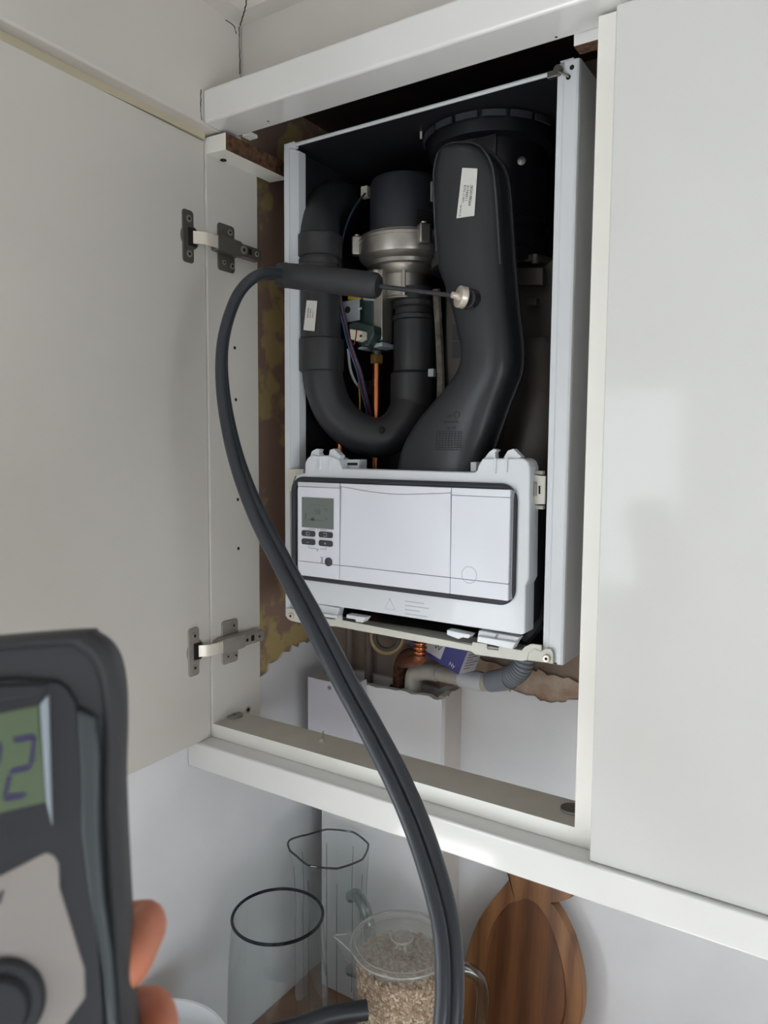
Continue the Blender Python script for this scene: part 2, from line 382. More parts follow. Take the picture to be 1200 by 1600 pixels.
for z in (KW_Z0, KW_Z1-.04): box('window_frame', KW_X0, KW_X1, YF-.05, YF-.01, z, z+.04, 'frame_white', kw)
n = 3
for i in range(n+1):
    x = WIN_X0+(WIN_X1-WIN_X0)*i/n; box('door_stile', x-.03, x+.03, YF-.05, YF, WIN_Z0, WIN_Z1, 'frame_white', dn)
for z in (WIN_Z0, WIN_Z1-.06): box('door_rail', WIN_X0, WIN_X1, YF-.05, YF, z, z+.06, 'frame_white', dn)

# pipe boxing on the back wall, broken open at the top
XB0, XB1, YBX = .0152, .2585, .25
pb = struct(prism('wall_pipe_boxing', [(x, YBX, z) for x, z in [(XB0, ZW)] + [(XB0, .012)] + jag((XB0+.004, .014), (XB1-.006, .016), 26, .0022, 11) + [(XB1, .017), (XB1, ZW)]], (0, .012, 0), 'boxing'))
q0 = jag((YBX+.012, .017), (YB-.012, .022), 10, .003, 12)
prism('side_board', [(XB1, y, z) for y, z in [(YBX+.012, ZW)] + q0 + [(YB-.009, .024), (YB-.009, ZW)]], (-.012, 0, 0), 'box_side', pb)
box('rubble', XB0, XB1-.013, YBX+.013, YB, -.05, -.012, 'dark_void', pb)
for i in range(26):
    x = random.uniform(.1, XB1-.02); y = random.uniform(YBX+.016, YB-.02); s = random.uniform(.004, .011)
    mk('rubble_lump', [(x+s*random.uniform(.6, 1)*a_, y+s*random.uniform(.6, 1)*b_, -.012+s*random.uniform(.5, 1)*(c_+.6)) for a_ in (-1, 1) for b_ in (-1, 1) for c_ in (-1, 1)],
       [(0, 1, 3, 2), (4, 6, 7, 5), (0, 4, 5, 1), (2, 3, 7, 6), (0, 2, 6, 4), (1, 5, 7, 3)], 'chipboard' if i % 2 else 'dark_void', pb, smooth=False)

# ------------------------------------------------------------------ worktop and base units
kc = thing('kitchen_counter', (1.2, 0, ZF), 'kitchen counter with a brown wooden worktop, under the jugs and chopping board', 'counter')
box('worktop', XL+.0045, XR-.002, -.28, YB-.0095, ZW-.038, ZW, 'worktop_wood', kc, bevel=.003)
for i in range(4):
    x = XL+.006+i*.6
    box('carcass', x, x+.598, -.24, YB-.012, ZF+.001, ZW-.039, 'melamine', kc); dr = box('door', x+.003, x+.595, -.26, -.241, ZF+.1, ZW-.045, 'gloss_white', kc, .002)
    cyl('handle', (x+.5, -.268, ZW-.12), (x+.38, -.268, ZW-.12), .006, 'nickel', dr)

# ------------------------------------------------------------------ boiler cupboard (left, open)
T = .0206; W = .5625; ZT = .853
cup = thing('boiler_cupboard', (W/2, .05, -T), 'open white kitchen cupboard framing the boiler, door swung out on the left', 'cupboard')
DS = .105
sp = box('side_panel', -.0206, 0, 0, DS, -T, .8575, ['melamine', 'melamine_edge'], cup, fm=[0, 0, 1, 0, 0, 0])
box('side_panel', W, W+.0185, 0, DS, -T, .8575, ['melamine', 'melamine_edge'], cup, fm=[0, 0, 1, 0, 0, 0])
box('base_panel', 0, W, 0, .0625, -T, 0, ['base_top', 'melamine_edge'], cup, fm=[0, 0, 1, 0, 0, 0])
mk('top_brace', [(-.0, 0, .836), (.0385, 0, .834), (.0385, DS+.03, .834), (0, DS+.03, .836), (0, 0, .8585), (.0385, 0, .8572), (.0385, DS+.03, .8572), (0, DS+.03, .8585)], BF, ['melamine_edge', 'chipboard'], cup, fm=[0, 1, 0, 1, 1, 0])
q = at(349, 250, z=.835); lathe('screw_hole', (q.x, q.y, .8352), [(.0045, 0), (.0045, -.0012)], 'hole', cup, n=16)
for px, py in ((366.7, 543.5), (368.5, 624.5), (371.5, 780.5), (372.5, 857)):
    q = at(px, py, x=.0); cyl('shelf_pin_hole', (.0003, q.y, q.z), (-.003, q.y, q.z), .0026, 'hole', cup, 12)
q = at(387.5, 1109, x=0); cyl('cam_hole', (.0003, q.y, q.z), (-.003, q.y, q.z), .006, 'nickel', cup, 16); cyl('cam_screw', (.0012, q.y, q.z), (-.002, q.y, q.z), .003, 'hole', cup, 12)
for px, py in ((366, 1117), (893, 1263)):
    q = at(px, py, z=.002); hd = lathe('cover_disc', (q.x, q.y, 0.0), [(.013, 0), (.0135, .0012), (.0125, .0028), (.0001, .0030)], 'steel_disc', cup, n=28)
    lathe('disc_screw', (q.x, q.y, .0028), [(.003, 0), (.002, .0012)], 'dark_nickel', hd, n=12)
q = at(502, 1158, z=0.001); tube('glue_drip', [at(505, 1143, z=.001), at(503, 1152, z=.0016), q], [.0012, .0014, .003], 'cream', cup, 8)
# door, swung open a touch short of square
AD = .0443; dd = V((math.sin(AD), -math.cos(AD), 0)); nn = V((math.cos(AD), math.sin(AD), 0))
h0 = V((-.0022, -.002, 0))
def dpt(s, t, z): return h0 + dd*s + nn*t + V((0, 0, z))
vs = [dpt(s, t, z) for z in (-T, ZT) for s, t in ((0, -.0185), (0, 0), (.594, 0), (.594, -.0185))]
door = mk('door', vs, [(0, 1, 2, 3), (4, 7, 6, 5), (0, 4, 5, 1), (1, 5, 6, 2), (2, 6, 7, 3), (3, 7, 4, 0)], ['melamine', 'gloss_white'], cup, bevel=.0012)
def hinge(zc, flip):
    P = lambda s, t, z: dpt(s, t, zc+z)
    hg = lathe('hinge', P(.031, -.004, 0), [(.0175, 0), (.0175, .0055), (.0165, .006), (.0001, .006)], 'dark_nickel' if flip else 'nickel', cup, axis=nn, n=28)
    base = 'dark_nickel' if flip else 'nickel'
    # cup flange: upright plate with rounded corners lying on the door
    pl = [(u, z) for u, z in rrect(.0135, .0475-.013, -.036, .036, .005)]
    off = .0115
    prism('cup_plate', [P(u+off, .0002, z) for u, z in pl], nn*.0022, base, hg, bevel=.0006)
    box_vs = [P(s, t, z) for z in (-.012, .012) for s, t in ((.022, .0022), (.036, .0022), (.036, .0045), (.022, .0045))]
    mk('cup_well', box_vs, BF, 'hole', hg)
    for s_ in (-1, 1):
        cyl('screw', P(.0345, .0022, s_*.024), P(.0345, .0034, s_*.024), .0048, 'nickel', hg, 16)
        cyl('screw_slot', P(.0345, .0034, s_*.024), P(.0345, .0037, s_*.024), .0022, 'hole', hg, 10)
    # bright bridging arm from the cup to the plate on the side panel
    arm = [P(.028, .004, 0), P(.018, .014, 0), P(.004, .017, 0), V((.0150, .003, zc)), V((.0140, .012, zc))]
    vs = []; fs = []
    for k, q in enumerate(arm):
        hw = .0085 if k < 4 else .0105
        vs += [q+V((-.0012, .001, -hw)), q+V((.0012, -.001, -hw)), q+V((.0012, -.001, hw)), q+V((-.0012, .001, hw))]
    for k in range(len(arm)-1):
        for j in range(4): fs.append((k*4+j, k*4+(j+1) % 4, (k+1)*4+(j+1) % 4, (k+1)*4+j))
    fs += [(3, 2, 1, 0), tuple(range(len(vs)-4, len(vs)))]
    mk('arm', vs, fs, 'bright_nickel', hg)
    # mounting plate on the side panel: cross plate + long body
    prism('mounting_plate', [(0.0002, y, zc+z) for y, z in rrect(.019, .053, -.034, .034, .005)], (.0022, 0, 0), base, hg, bevel=.0006)
    prism('arm_body', [(.0022, y, zc+z) for y, z in [(.005, -.0105), (.021, -.0115), (.052, -.0115), (.056, -.009), (.095, -.009), (.098, -.006), (.098, .006), (.095, .009), (.056, .009), (.052, .0115), (.021, .0115), (.005, .0105)]], (.0145, 0, 0), base, hg, bevel=.0015)
    for y, z, r in ((.057, 0, .0062), (.085, 0, .0042), (.047, -.024, .0045), (.043, .024, .0045), (.030, -.022, .0035)):
        x0 = .0165 if abs(z) < .01 else .0022
        cyl('screw', (x0, y, zc+z), (x0+.0014, y, zc+z), r, 'nickel', hg, 16); cyl('screw_slot', (x0+.0014, y, zc+z), (x0+.0017, y, zc+z), r*.45, 'hole', hg, 8)
    mk('adjust_slot', bverts(.0164, .0172, .067, .074, zc-.004, zc+.005), BF, 'hole', hg)
hinge(at(296, 371, x=-.002).z, True); hinge(at(303, 1017.5, x=-.002).z, False)

# ------------------------------------------------------------------ right cupboard, closed
cab = thing('wall_cabinet', (.88, .1, -T), 'closed glossy white wall cupboard on the right of the boiler', 'cupboard')
x0 = W+.0187; x1 = x0+.6
for xa in (x0, x1-.0185): box('side_panel', xa, xa+.0185, 0, YB-.012, -T, .8575, ['melamine', 'melamine_edge'], cab, fm=[0, 0, 1, 0, 0, 0])
box('base_panel', x0+.0185, x1-.0185, 0, YB-.012, -T, 0, 'melamine', cab); box('top_panel', x0+.0185, x1-.0185, 0, YB-.012, .838, .8575, 'melamine', cab)
box('door', .5868, .5868+.596, -.0225, -.003, -T, .851, 'gloss_white', cab, bevel=.0016, seg=3)
cab2 = thing('wall_cabinet', (1.5, .1, -T), 'glossy white wall cupboard at the far right, past the closed one', 'cupboard')
box('carcass', x1+.001, x1+.6, 0, YB-.012, -T, .8575, 'melamine', cab2); box('door', 1.186, 1.186+.596, -.0225, -.003, -T, .851, 'gloss_white', cab2, bevel=.0016)

# ------------------------------------------------------------------ rails
tr = thing('top_rail', (.5, 0, ZU), 'long glossy white rail running above both cupboards', 'rail')
box('board', XBL+.0006, XR, -.0285, .030, ZU, .907, 'rail_white', tr, bevel=.004, seg=4)
box('end_block', .5265, W-.0005, .0302, .050, .8515, .8655, ['rail_white', 'chipboard'], tr, fm=[1, 0, 0, 0, 1, 0])
for px, py in ((869, 58), (419, 189.5)):
    q = at(px, py, z=ZU); lathe('screw_hole', (q.x, min(q.y, .027), ZU+.0008), [(.0016, 0), (.0016, -.001)], 'hole', tr, n=10)
q = at(330, 203, z=ZU)
box('filler_strip', .041, .056, .0302, .046, .8612, .8655, 'melamine_edge', tr)
pr_ = thing('pelmet_rail', (.5, 0, -.062), 'long glossy white light pelmet running below both cupboards', 'rail')
box('board', XL+.0045, XR, -.0285, .045, -.062, -T-.0004, 'rail_white', pr_, bevel=.003, seg=4)

# ------------------------------------------------------------------ boiler
BX0, BX1, BY, BZ0, BZ1, BYB = .0717, .515, .085, .155, .867, YB-.003
bo = thing('boiler', ((BX0+BX1)/2, .2, BZ0), 'white gas boiler with its front cover off, hung inside the open cupboard', 'boiler')
# casing
def profile_panel(name, prof, z0, z1, m):
    return prism(name, [(x, y, z0) for x, y in prof], (0, 0, z1-z0), m, bo, bevel=.0006)
profile_panel('casing_side', [(BX0, BY), (.0815, BY), (.0815, BY+.0015), (.0885, BY+.014), (.0885, BY+.03), (.0875, BY+.03), (.0875, BY+.0145), (.0807, BY+.0025), (BX0+.0015, BY+.0025), (BX0+.0015, BYB), (BX0, BYB)], BZ0+.004, BZ1-.012, 'boiler_light')
XI = .4875
profile_panel('casing_side', [(XI, BY+.002), (XI+.007, BY+.0025), (XI+.009, BY), (BX1-.004, BY), (BX1-.001, BY+.001), (BX1, BY+.004), (BX1, BYB), (BX1-.0015, BYB), (BX1-.0015, BY+.005), (BX1-.004, BY+.002), (XI+.0015, BY+.0045), (XI+.0015, BY+.03), (XI, BY+.03)], BZ0, BZ1, 'boiler_white')
box('casing_top', BX0, BX1-.001, BY+.006, BYB, BZ1-.006, BZ1-.004, 'boiler_lining', bo)
tube('top_edge', [(BX0+.012, BY+.004, BZ1-.0075), (XI-.012, BY+.004, BZ1-.0075)], .0026, 'boiler_light', bo, 10)
box('top_corner', BX0, BX0+.02, BY, BY+.01, BZ1-.012, BZ1-.004, 'boiler_light', bo, .001)
tc = box('top_clip', XI-.012, XI+.004, BY-.0005, BY+.006, BZ1-.014, BZ1-.006, 'grey_metal', bo, .001)
cyl('clip_screw', (XI+.002, BY-.004, BZ1-.008), (XI+.002, BY+.004, BZ1-.008), .005, 'dark_nickel', tc, 14)
tube('clip_wire', [(XI+.003, BY-.0035, BZ1-.011), (XI+.009, BY-.0035, BZ1-.015), (XI+.015, BY-.001, BZ1-.019)], .0013, 'dark_nickel', tc, 8)
for x, z in ((XI+.018, BZ1-.009), (XI+.014, BZ1-.019)): cyl('casing_hole', (x, BY-.0004, z), (x, BY+.001, z), .0028, 'hole', bo, 12)
box('top_tab', BX1-.024, BX1-.008, BY+.001, BY+.01, BZ1, BZ1+.002, 'boiler_light', bo)
# black lining
box('lining_back', BX0+.002, BX1-.002, BYB-.008, BYB, BZ0+.02, BZ1-.008, 'boiler_lining', bo)
box('lining_side', BX0+.002, BX0+.006, BY+.035, BYB-.008, BZ0+.02, BZ1-.008, 'boiler_lining', bo)
box('lining_side', BX1-.006, BX1-.002, BY+.035, BYB-.008, BZ0+.02, BZ1-.008, 'boiler_lining', bo)
# bottom tray and feet
box('tray', BX0+.012, BX1-.012, BY+.03, BYB-.01, BZ0+.006, BZ0+.010, 'grey_metal', bo)
ly = BY-.004
pprism('tray_lip', [(470, 966), (507, 972), (508, 966), (524, 968), (525, 960), (534, 961), (534, 969), (737, 1008), (738, 1003), (760, 1006), (761, 1014), (778, 1016), (779, 1010), (815, 1016), (820, 1010), (830, 1006), (846, 1008), (846, 1020), (826, 1020), (824, 1032), (815, 1033), (742, 1023), (736, 1018), (525, 979), (507, 978), (470, 974)], ly, .003, 'boiler_cream', bo, bevel=.0008)
box('tray_shelf', .105, .47, ly+.003, BY+.03, BZ0+.006, BZ0+.009, 'boiler_cream', bo)
fl = pprism('foot', [(447, 950), (461, 952), (463, 960), (472, 966), (472, 974), (454, 970), (448, 966)], ly-.001, .004, 'boiler_cream', bo, bevel=.0008)
fr_ = pprism('foot', [(826, 1020), (834, 1013), (845, 1018), (852, 1013), (860, 1014), (864, 1020), (864.5, 1037), (824, 1032)], ly-.001, .004, 'boiler_cream', bo, bevel=.0008)
for f_, (px, py), r in ((fl, (456, 962), .0050), (fr_, (854.5, 1028.5), .0052)):
    q = at(px, py, y=ly-.001); lathe('foot_screw', q, [(r, 0), (r, .0012), (r*.8, .003), (.0001, .0036)], 'silver', f_, axis=(0, -1, 0), n=20)
    cyl('screw_socket', q+V((0, -.003, 0)), q+V((0, -.0038, 0)), .002, 'hole', f_, 6)
q = at(867, 1036.5, y=BY); box('casing_slot', q.x-.0035, q.x+.0025, BY-.0004, BY+.001, q.z-.0006, q.z+.001, 'hole', bo)

# --- control box
CY = .070
cbx = pprism('control_box', [(460, 905), (459, 752), (463, 742), (476, 739), (476, 724), (480, 716), (486, 711), (517, 712), (527, 717), (531, 725), (534, 732), (740, 738), (745, 736), (747, 727), (754, 716), (818, 716), (825, 721), (828, 730), (828, 752), (826, 905), (821, 915), (820, 990), (814, 992), (560, 953), (490, 943), (464, 938)], CY, .030, 'boiler_white', bo, bevel=.002, seg=3)
box('box_body', .112, .468, CY+.031, .19, .200, .374, 'gasket', cbx)
# rubber gasket ring
gx0, gx1, gz0, gz1 = .1045, .4530, .2285, .3720
ring = rrect(gx0, gx1, gz0, gz1, .0165, 8)
P_ = [(x, CY-.002, z) for x, z in ring]
tube('gasket_ring', P_, .0047, 'gasket', cbx, 10, closed=True)
FY = CY-.011                                           # face of the inner panels
pc = lambda px, py: at(px, py, y=FY)
lx = pc(465.5, 800).x; s1 = pc(530.5, 830).x; s2 = pc(704.2, 850).x; rx = pc(795.5, 850).x
zt = pc(466, 753).z; zl = pc(465, 876).z; zb = pc(465, 898).z; zs = pc(466, 760).z
G = .0004
box('panel_backing', lx+.001, rx+.003, FY+.004, CY+.001, zb+.001, zt-.0005, 'panel_line', cbx, .001)
def rface(name, x0, x1, z0, z1, rl=0, rr=0, m='panel_white', r=.005):
    o = prism(name, [(x, FY, z) for x, z in rrect(x0, x1, z0, z1, .0008, 3)], (0, .006, 0), m, cbx, bevel=.0006); return o
left = rface('display_panel', lx, s1-G, zl+G, zs-G)
rface('display_strip', lx, s1-G, zs+G, zt, m='boiler_light'); rface('display_foot', lx, s1-G, zb, zl-G)
# middle flap with a curved top edge
mid_pts = [(s1+G, zl+G), (s2-G, zl+G)]; cur = [pc(704, 770.5), pc(660, 772), pc(620, 772.5), pc(585, 769.5), pc(558, 765), pc(533, 760.5)]
cz = spline([(q.x, q.z) for q in cur], 5)
cz = [(min(max(x, s1+G), s2-G), z) for x, z in cz]
prism('middle_flap', [(x, FY, z) for x, z in mid_pts+cz], (0, .006, 0), 'panel_white', cbx, bevel=.0005)
prism('middle_strip', [(x, FY, z+.0006) for x, z in cz] + [(s1+G, FY, zt), (s2-G, FY, zt)], (0, .006, 0), 'panel_white', cbx, bevel=.0005)
rface('middle_foot', s1+G, s2-G, zb, zl-G)
rface('cover_strip', s2+G, rx, zs-.0025, zt, m='panel_white'); rc = rface('cover_flap', s2+G, rx, zl+G, zs-.0032); rface('cover_foot', s2+G, rx, zb, zl-G)
q = pc(733, 898.5); tube('key_ring', [(q.x+.0105*math.cos(t*math.pi/16), FY, q.z+.0105*math.sin(t*math.pi/16)) for t in range(32)], .0004, 'faint_ink', rc, 6, closed=True)
# display, buttons
q0, q1 = pc(472, 823.5), pc(521.5, 779)
lc = prism('display', [(x, FY-.0006, z) for x, z in rrect(q0.x, q1.x, q0.z, q1.z, .001, 3)], (0, .001, 0), 'lcd', cbx)
FX = (1, 0, 0); UZ = (0, 0, 1)
def ftxt(name, s, size, px, py, m, par, dy=.0007):
    q = pc(px, py); return text(name, s, size, frame((q.x, FY-dy, q.z), FX, UZ), m, par)
ftxt('display_digits', '50', .0115, 491, 803, 'lcd_ink', lc, .0008); ftxt('display_unit', '°C', .006, 507, 799, 'lcd_ink', lc, .0008)
for px, py, w_, h_ in ((478, 806, .003, .008), (489, 811, .006, .005), (497, 789, .03, .0006), (497, 813, .03, .0006), (510, 811, .004, .002)):
    q = pc(px, py); mk('display_symbol', bverts(q.x-w_/2, q.x+w_/2, FY-.0008, FY-.0005, q.z-h_/2, q.z+h_/2), BF, 'lcd_ink', lc)
for (a_, b_), t_ in (((482.5, 833.5), '▭'), ((509.5, 835.5), '⊏'), ((482.5, 846.5), '–'), ((509.5, 849), '+')):
    q = pc(a_, b_)
    bt = prism('button', [(q.x+x, FY-.0022, q.z+z) for x, z in rrect(-.0122, .0122, -.0042, .0042, .003, 4)], (0, .003, 0), 'button', cbx, bevel=.0006)
    if t_ in '–+': text('button_sign', t_, .007, frame((q.x-.002, FY-.0023, q.z-.0025), FX, UZ), 'white_ink', bt)
    else:
        rr_ = [(q.x+x, FY-.0024, q.z+z) for x, z in ((-.003, -.002), (.003, -.002), (.003, .002), (-.003, .002))]
        tube('button_sign', rr_ + ([rr_[0]] if t_ == '▭' else []), .0003, 'white_ink', bt, 5)
for pts in ([(483, 828), (483, 826.5), (493, 826.8)], [(497, 825), (497, 829)], [(500, 827.5), (510, 828.3)], [(483, 853), (483, 856), (492, 857)], [(500, 857.5), (509.5, 858.2), (509.5, 855)]):
    tube('panel_mark', [tuple(pc(*q)+V((0, -.0002, 0))) for q in pts], .0003, 'ink', left, 5)
ftxt('panel_symbol', '°//', .0055, 493, 861, 'ink', left, .0002)
q = pc(514, 878); lathe('pressure_knob', (q.x, FY, q.z), [(.0062, 0), (.0062, .002), (.005, .003), (.0001, .0032)], 'button', cbx, axis=(0, -1, 0), n=24)
fp = lambda a_, b_: tuple(pc(a_, b_)+V((0, -.0002, 0)))
for pts in ([(501, 870), (503, 873), (505, 870)], [(503, 873), (501.5, 881)], [(503, 873), (505, 881)]): tube('panel_mark', [fp(*q) for q in pts], .00035, 'ink', left, 5)
# embossed mark and lines on the lower bezel
bz = lambda a_, b_: tuple(at(a_, b_, y=CY)+V((0, -.0002, 0)))
tube('embossed_triangle', [bz(609, 935), bz(617, 953), bz(602, 951)], .0003, 'faint_ink', cbx, 5, closed=True)
for k, ln_ in enumerate((34, 42, 26, 40)):
    a_ = bz(633, 940+k*6.5); mk('embossed_line', bverts(a_[0], a_[0]+ln_/1150, a_[1]-.0002, a_[1]+.0002, a_[2], a_[2]+.0012), BF, 'faint_ink', cbx)
# hooks on the two lugs
for px in ([(484, 714), (487, 705), (494, 701), (499, 702), (497, 706), (500, 714)], [(513, 714), (515, 703), (521, 701), (532, 712), (530, 717)],
           [(755, 718), (764, 706), (771, 701), (777, 703), (773, 707), (774, 716)], [(786, 716), (793, 704), (802, 701), (815, 714), (808, 718)]):
    pprism('hook', px, CY+.004, .012, 'boiler_white', cbx, bevel=.0008)
for px in ([(497, 713), (501, 713), (500, 735), (498, 735)], [(513, 714), (517, 714), (516, 735), (514, 735)], [(771, 716), (775, 716), (774, 740), (772, 740)], [(789, 716), (793, 716), (792, 738), (790, 738)]):
    pprism('lug_rib', px, CY-.0025, .003, 'boiler_white', cbx, bevel=.0006)
for px in ([(534, 718), (561, 718), (561, 734), (535, 733)], [(735, 722), (744, 722), (744, 737), (735, 737)]):
    o = pprism('lug_block', px, CY+.018, .02, 'boiler_light', cbx, bevel=.0008)
pprism('lug_slot', [(543, 723), (558, 723), (558, 727), (543, 727)], CY+.0172, .001, 'hole', cbx)
# hinge clips under the box
def clip(px4, m='boiler_light', y0=CY+.001):
    pprism('hinge_clip', px4, y0, .014, m, cbx, bevel=.001)
clip([(492, 943), (530, 950), (526, 965), (496, 960)]); clip([(494, 957), (526, 962), (526, 967), (496, 962)], 'boiler_white', CY-.004)
clip([(748, 985), (812, 996), (806, 1004), (746, 994)]); clip([(746, 994), (806, 1004), (800, 1015), (745, 1003)], 'boiler_white', CY-.004)
clip([(541, 960), (572, 965), (566, 973), (556, 972), (555, 968), (541, 966)], 'boiler_white', CY-.003)
clip([(698, 984), (736, 992), (731, 998), (722, 996), (716, 999), (698, 992)], 'boiler_white', CY-.003)
pprism('clip_seam', [(776, 989), (779, 990), (775, 1000), (772, 999)], CY, .001, 'panel_line', cbx)
# side brackets
br = pprism('bracket', [(832, 742), (852, 744), (851, 788), (832, 788)], BY-.002, .003, 'boiler_cream', bo, bevel=.0006)
pprism('bracket_slot', [(841.5, 759), (844, 759), (844, 772), (841.5, 772)], BY-.0026, .001, 'hole', br)
for py in (735, 789): pprism('bracket_pin', [(829, py), (848, py+1), (848, py+7), (829, py+6)], BY+.004, .008, 'boiler_cream', br, bevel=.0006)
pprism('bracket_latch', [(829, 752), (838, 753), (838, 775), (829, 776)], BY-.004, .01, 'wire_grey', br, bevel=.0006)
pprism('bracket', [(449.5, 733), (474, 733), (474, 742), (461, 744), (458, 752), (457, 768), (450, 768)], BY-.002, .004, 'boiler_cream', bo, bevel=.0006)

# --- air duct (front of the works)
DY = .135
Ls = [(735, 231), (712, 236), (698, 250), (691, 272), (689.5, 300), (691, 350), (694, 400), (697, 425), (713, 470), (726, 520), (732, 552), (727, 580), (706, 610), (683, 636), (660, 664), (640, 700), (630, 745)]
Rs = [(737, 231), (758, 235), (776, 249), (788, 270), (793, 300), (797, 350), (800, 400), (803, 440), (808, 490), (813, 535), (814, 560), (811, 585), (802, 610), (792, 635), (782, 664), (770, 700), (760, 745)]
Lp, Rp = spline(Ls, 4), spline(Rs, 4)
def duct_ring(l, r, d, nk=20):
    A_, B_ = at(*l, y=DY), at(*r, y=DY); c_ = (A_+B_)/2; h_ = (B_-A_)/2; out = []
    for k in range(nk):
        t = math.pi*k/(nk-1); cs, sn = math.cos(t), math.sin(t)
        ex = math.copysign(abs(cs)**.75, cs); ey = abs(sn)**.5
        out.append(c_-h_*ex+V((0, -d*ey, 0)))
    return out
rings = []
for i, (l, r) in enumerate(zip(Lp, Rp)):
    w_ = (at(*r, y=DY)-at(*l, y=DY)).length
    rings.append(duct_ring(l, r, min(.042, .012+w_*.45) if i < 20 else .042))
duct = loft('air_duct', rings, 'duct_black', bo, ang=60)
# flange lip round the duct
lo_ = [(l[0]-2.5, l[1]-1.5) for l in Lp]; ro_ = [(r[0]+5, r[1]-1.5) for r in Rp]
pprism('duct_flange', [q for q in lo_] + [q for q in reversed(ro_)], DY, .007, 'duct_black', duct, bevel=.0015)
rimp = [rings[i_][3] for i_ in range(24, 5, -2)] + [rings[4][5], rings[3][8], rings[3][11], rings[4][14]] + [rings[i_][16] for i_ in range(6, 27, 2)]
tube('duct_rim', spline([tuple(q_) for q_ in rimp], 4), .0016, 'rim_highlight', duct, 8)  # ridge along the duct lip, its highlight painted in as lighter grey
# sampling boss on the duct
b0 = at(737, 468, y=DY-.040); b1 = at(722, 463, y=.072)
cyl('sampling_boss', b0+V((.004, .012, 0)), b0+(b1-b0)*.45, .0125, 'black_plastic', duct, 24, bevel=.001)
# sticker on the duct
sq = [at(722, 262, y=.0922), at(746, 263, y=.0922), at(741, 337, y=.0922), at(713, 341, y=.0922)]
st = prism('sticker', sq, (0, .001, 0), 'sticker', duct, bevel=.0004)
up_ = (sq[0]-sq[3]).normalized(); rt_ = (sq[1]-sq[0]).normalized()
def sticker_text(s, size, k_r, k_u, par, dn=True):
    o = sq[3]+rt_*k_r+up_*k_u+V((0, -.0003, 0))
    text('sticker_print', s, size, frame(o, -up_ if dn else up_, rt_ if dn else -rt_), 'ink', par)
sticker_text('0020198264', .0050, .0155, .041, st); sticker_text('31744311', .0050, .0100, .041, st); sticker_text('ECTC 11 0271', .0036, .0060, .041, st); sticker_text('1 081 02 01 18', .0025, .0040, .018, st)
# lower duct marks: recycling mark, moulded text, grid
dm = lambda px, py: tuple(at(px, py, y=DY-.0422))
q = V(dm(714, 648)); tube('moulded_ring', [q+V((.004*math.cos(t*math.pi/8), 0, .004*math.sin(t*math.pi/8))) for t in range(16)], .0003, 'boiler_lining', duct, 5, closed=True)
text('moulded_text', '>PP<', .005, frame(dm(697, 653), FX, UZ), 'boiler_lining', duct); text('moulded_text', '0020107716', .0042, frame(dm(694, 661), FX, UZ), 'boiler_lining', duct)
text('moulded_text', 'FRT 100', .0038, frame(dm(698, 670), FX, UZ), 'boiler_lining', duct)
gd = []
for k in range(9):
    t = k/8; a_ = V(dm(683+38*t, 674)); gd.append(tubegeo([a_, V(dm(681+38*t, 703))], .00025, 4)); gd.append(tubegeo([V(dm(683-2*t, 674+29*t)), V(dm(721-2*t, 674+29*t))], .00025, 4))
mk('moulded_grid', *merge(*gd), 'boiler_lining', duct)
for k in range(9): q = at(642+k*9.5, 722, y=.150); box('duct_tooth', q.x-.0028, q.x+.0028, .150, .158, q.z-.006, q.z+.006, 'boiler_lining', duct)

# --- flue column behind the duct top
FYC = .218; fc = at(766, 300, y=FYC); zq = lambda py, y, px=766: at(px, py, y=y).z
fz0, fz1 = zq(400, FYC-.07, 800), BZ1-.0065
fl_ = lathe('flue_column', (fc.x, FYC, 0), [(.078, fz0), (.083, fz0+.003), (.083, fz0+.016), (.079, fz0+.019), (.079, fz0+.045), (.083, fz0+.047), (.083, fz0+.056), (.078, fz0+.06), (.078, fz1-.03), (.088, fz1-.026), (.090, fz1)], 'flue_black', bo, n=64)
for k in range(7):
    a0 = math.radians(-160+k*22); pts = []
    for j in range(5): a_ = a0+math.radians(18)*j/4; pts.append((fc.x+.094*math.cos(a_), FYC+.094*math.sin(a_)))
    mk('flue_lug', [(x, y, z) for z in (fz1-.011, fz1-.003) for x, y in pts] + [(fc.x+(x-fc.x)*1.03, FYC+(y-FYC)*1.03, z) for z in (fz1-.011, fz1-.003) for x, y in pts],
       [(i, i+1, 6+i, 5+i) for i in range(4)] + [(10+i, 15+i, 16+i, 11+i) for i in range(4)] + [(i, 10+i, 11+i, i+1) for i in range(4)] + [(5+i, 6+i, 16+i, 15+i) for i in range(4)] + [(0, 5, 15, 10), (4, 14, 19, 9)], 'gasket', fl_)
q = at(815, 252, y=FYC-.072); lathe('flue_screw', q, [(.0055, 0), (.0055, .002), (.003, .0035), (.0001, .004)], 'grey_metal', fl_, axis=(.3, -1, 0), n=16)
for px, py in ((658, 203), (793, 168)):
    q = at(px, py, y=.15); cyl('top_screw', q+V((0, 0, -.012)), V((q.x, q.y, BZ1-.006)), .0018, 'silver', bo, 10); cyl('top_nut', q+V((0, 0, .004)), q+V((0, 0, .007)), .004, 'grey_metal', bo, 6)
pprism('gusset_plate', [(728, 222), (775, 208), (775, 250), (760, 262), (728, 250)], .140, .004, 'flue_black', bo)
tube('flue_clamp', [(fc.x+.094*math.cos(math.radians(t)), FYC+.03+.094*math.sin(math.radians(t)), zq(393, .16, 830)) for t in range(-100, 20, 10)], .006, 'grey_metal', bo, 10)
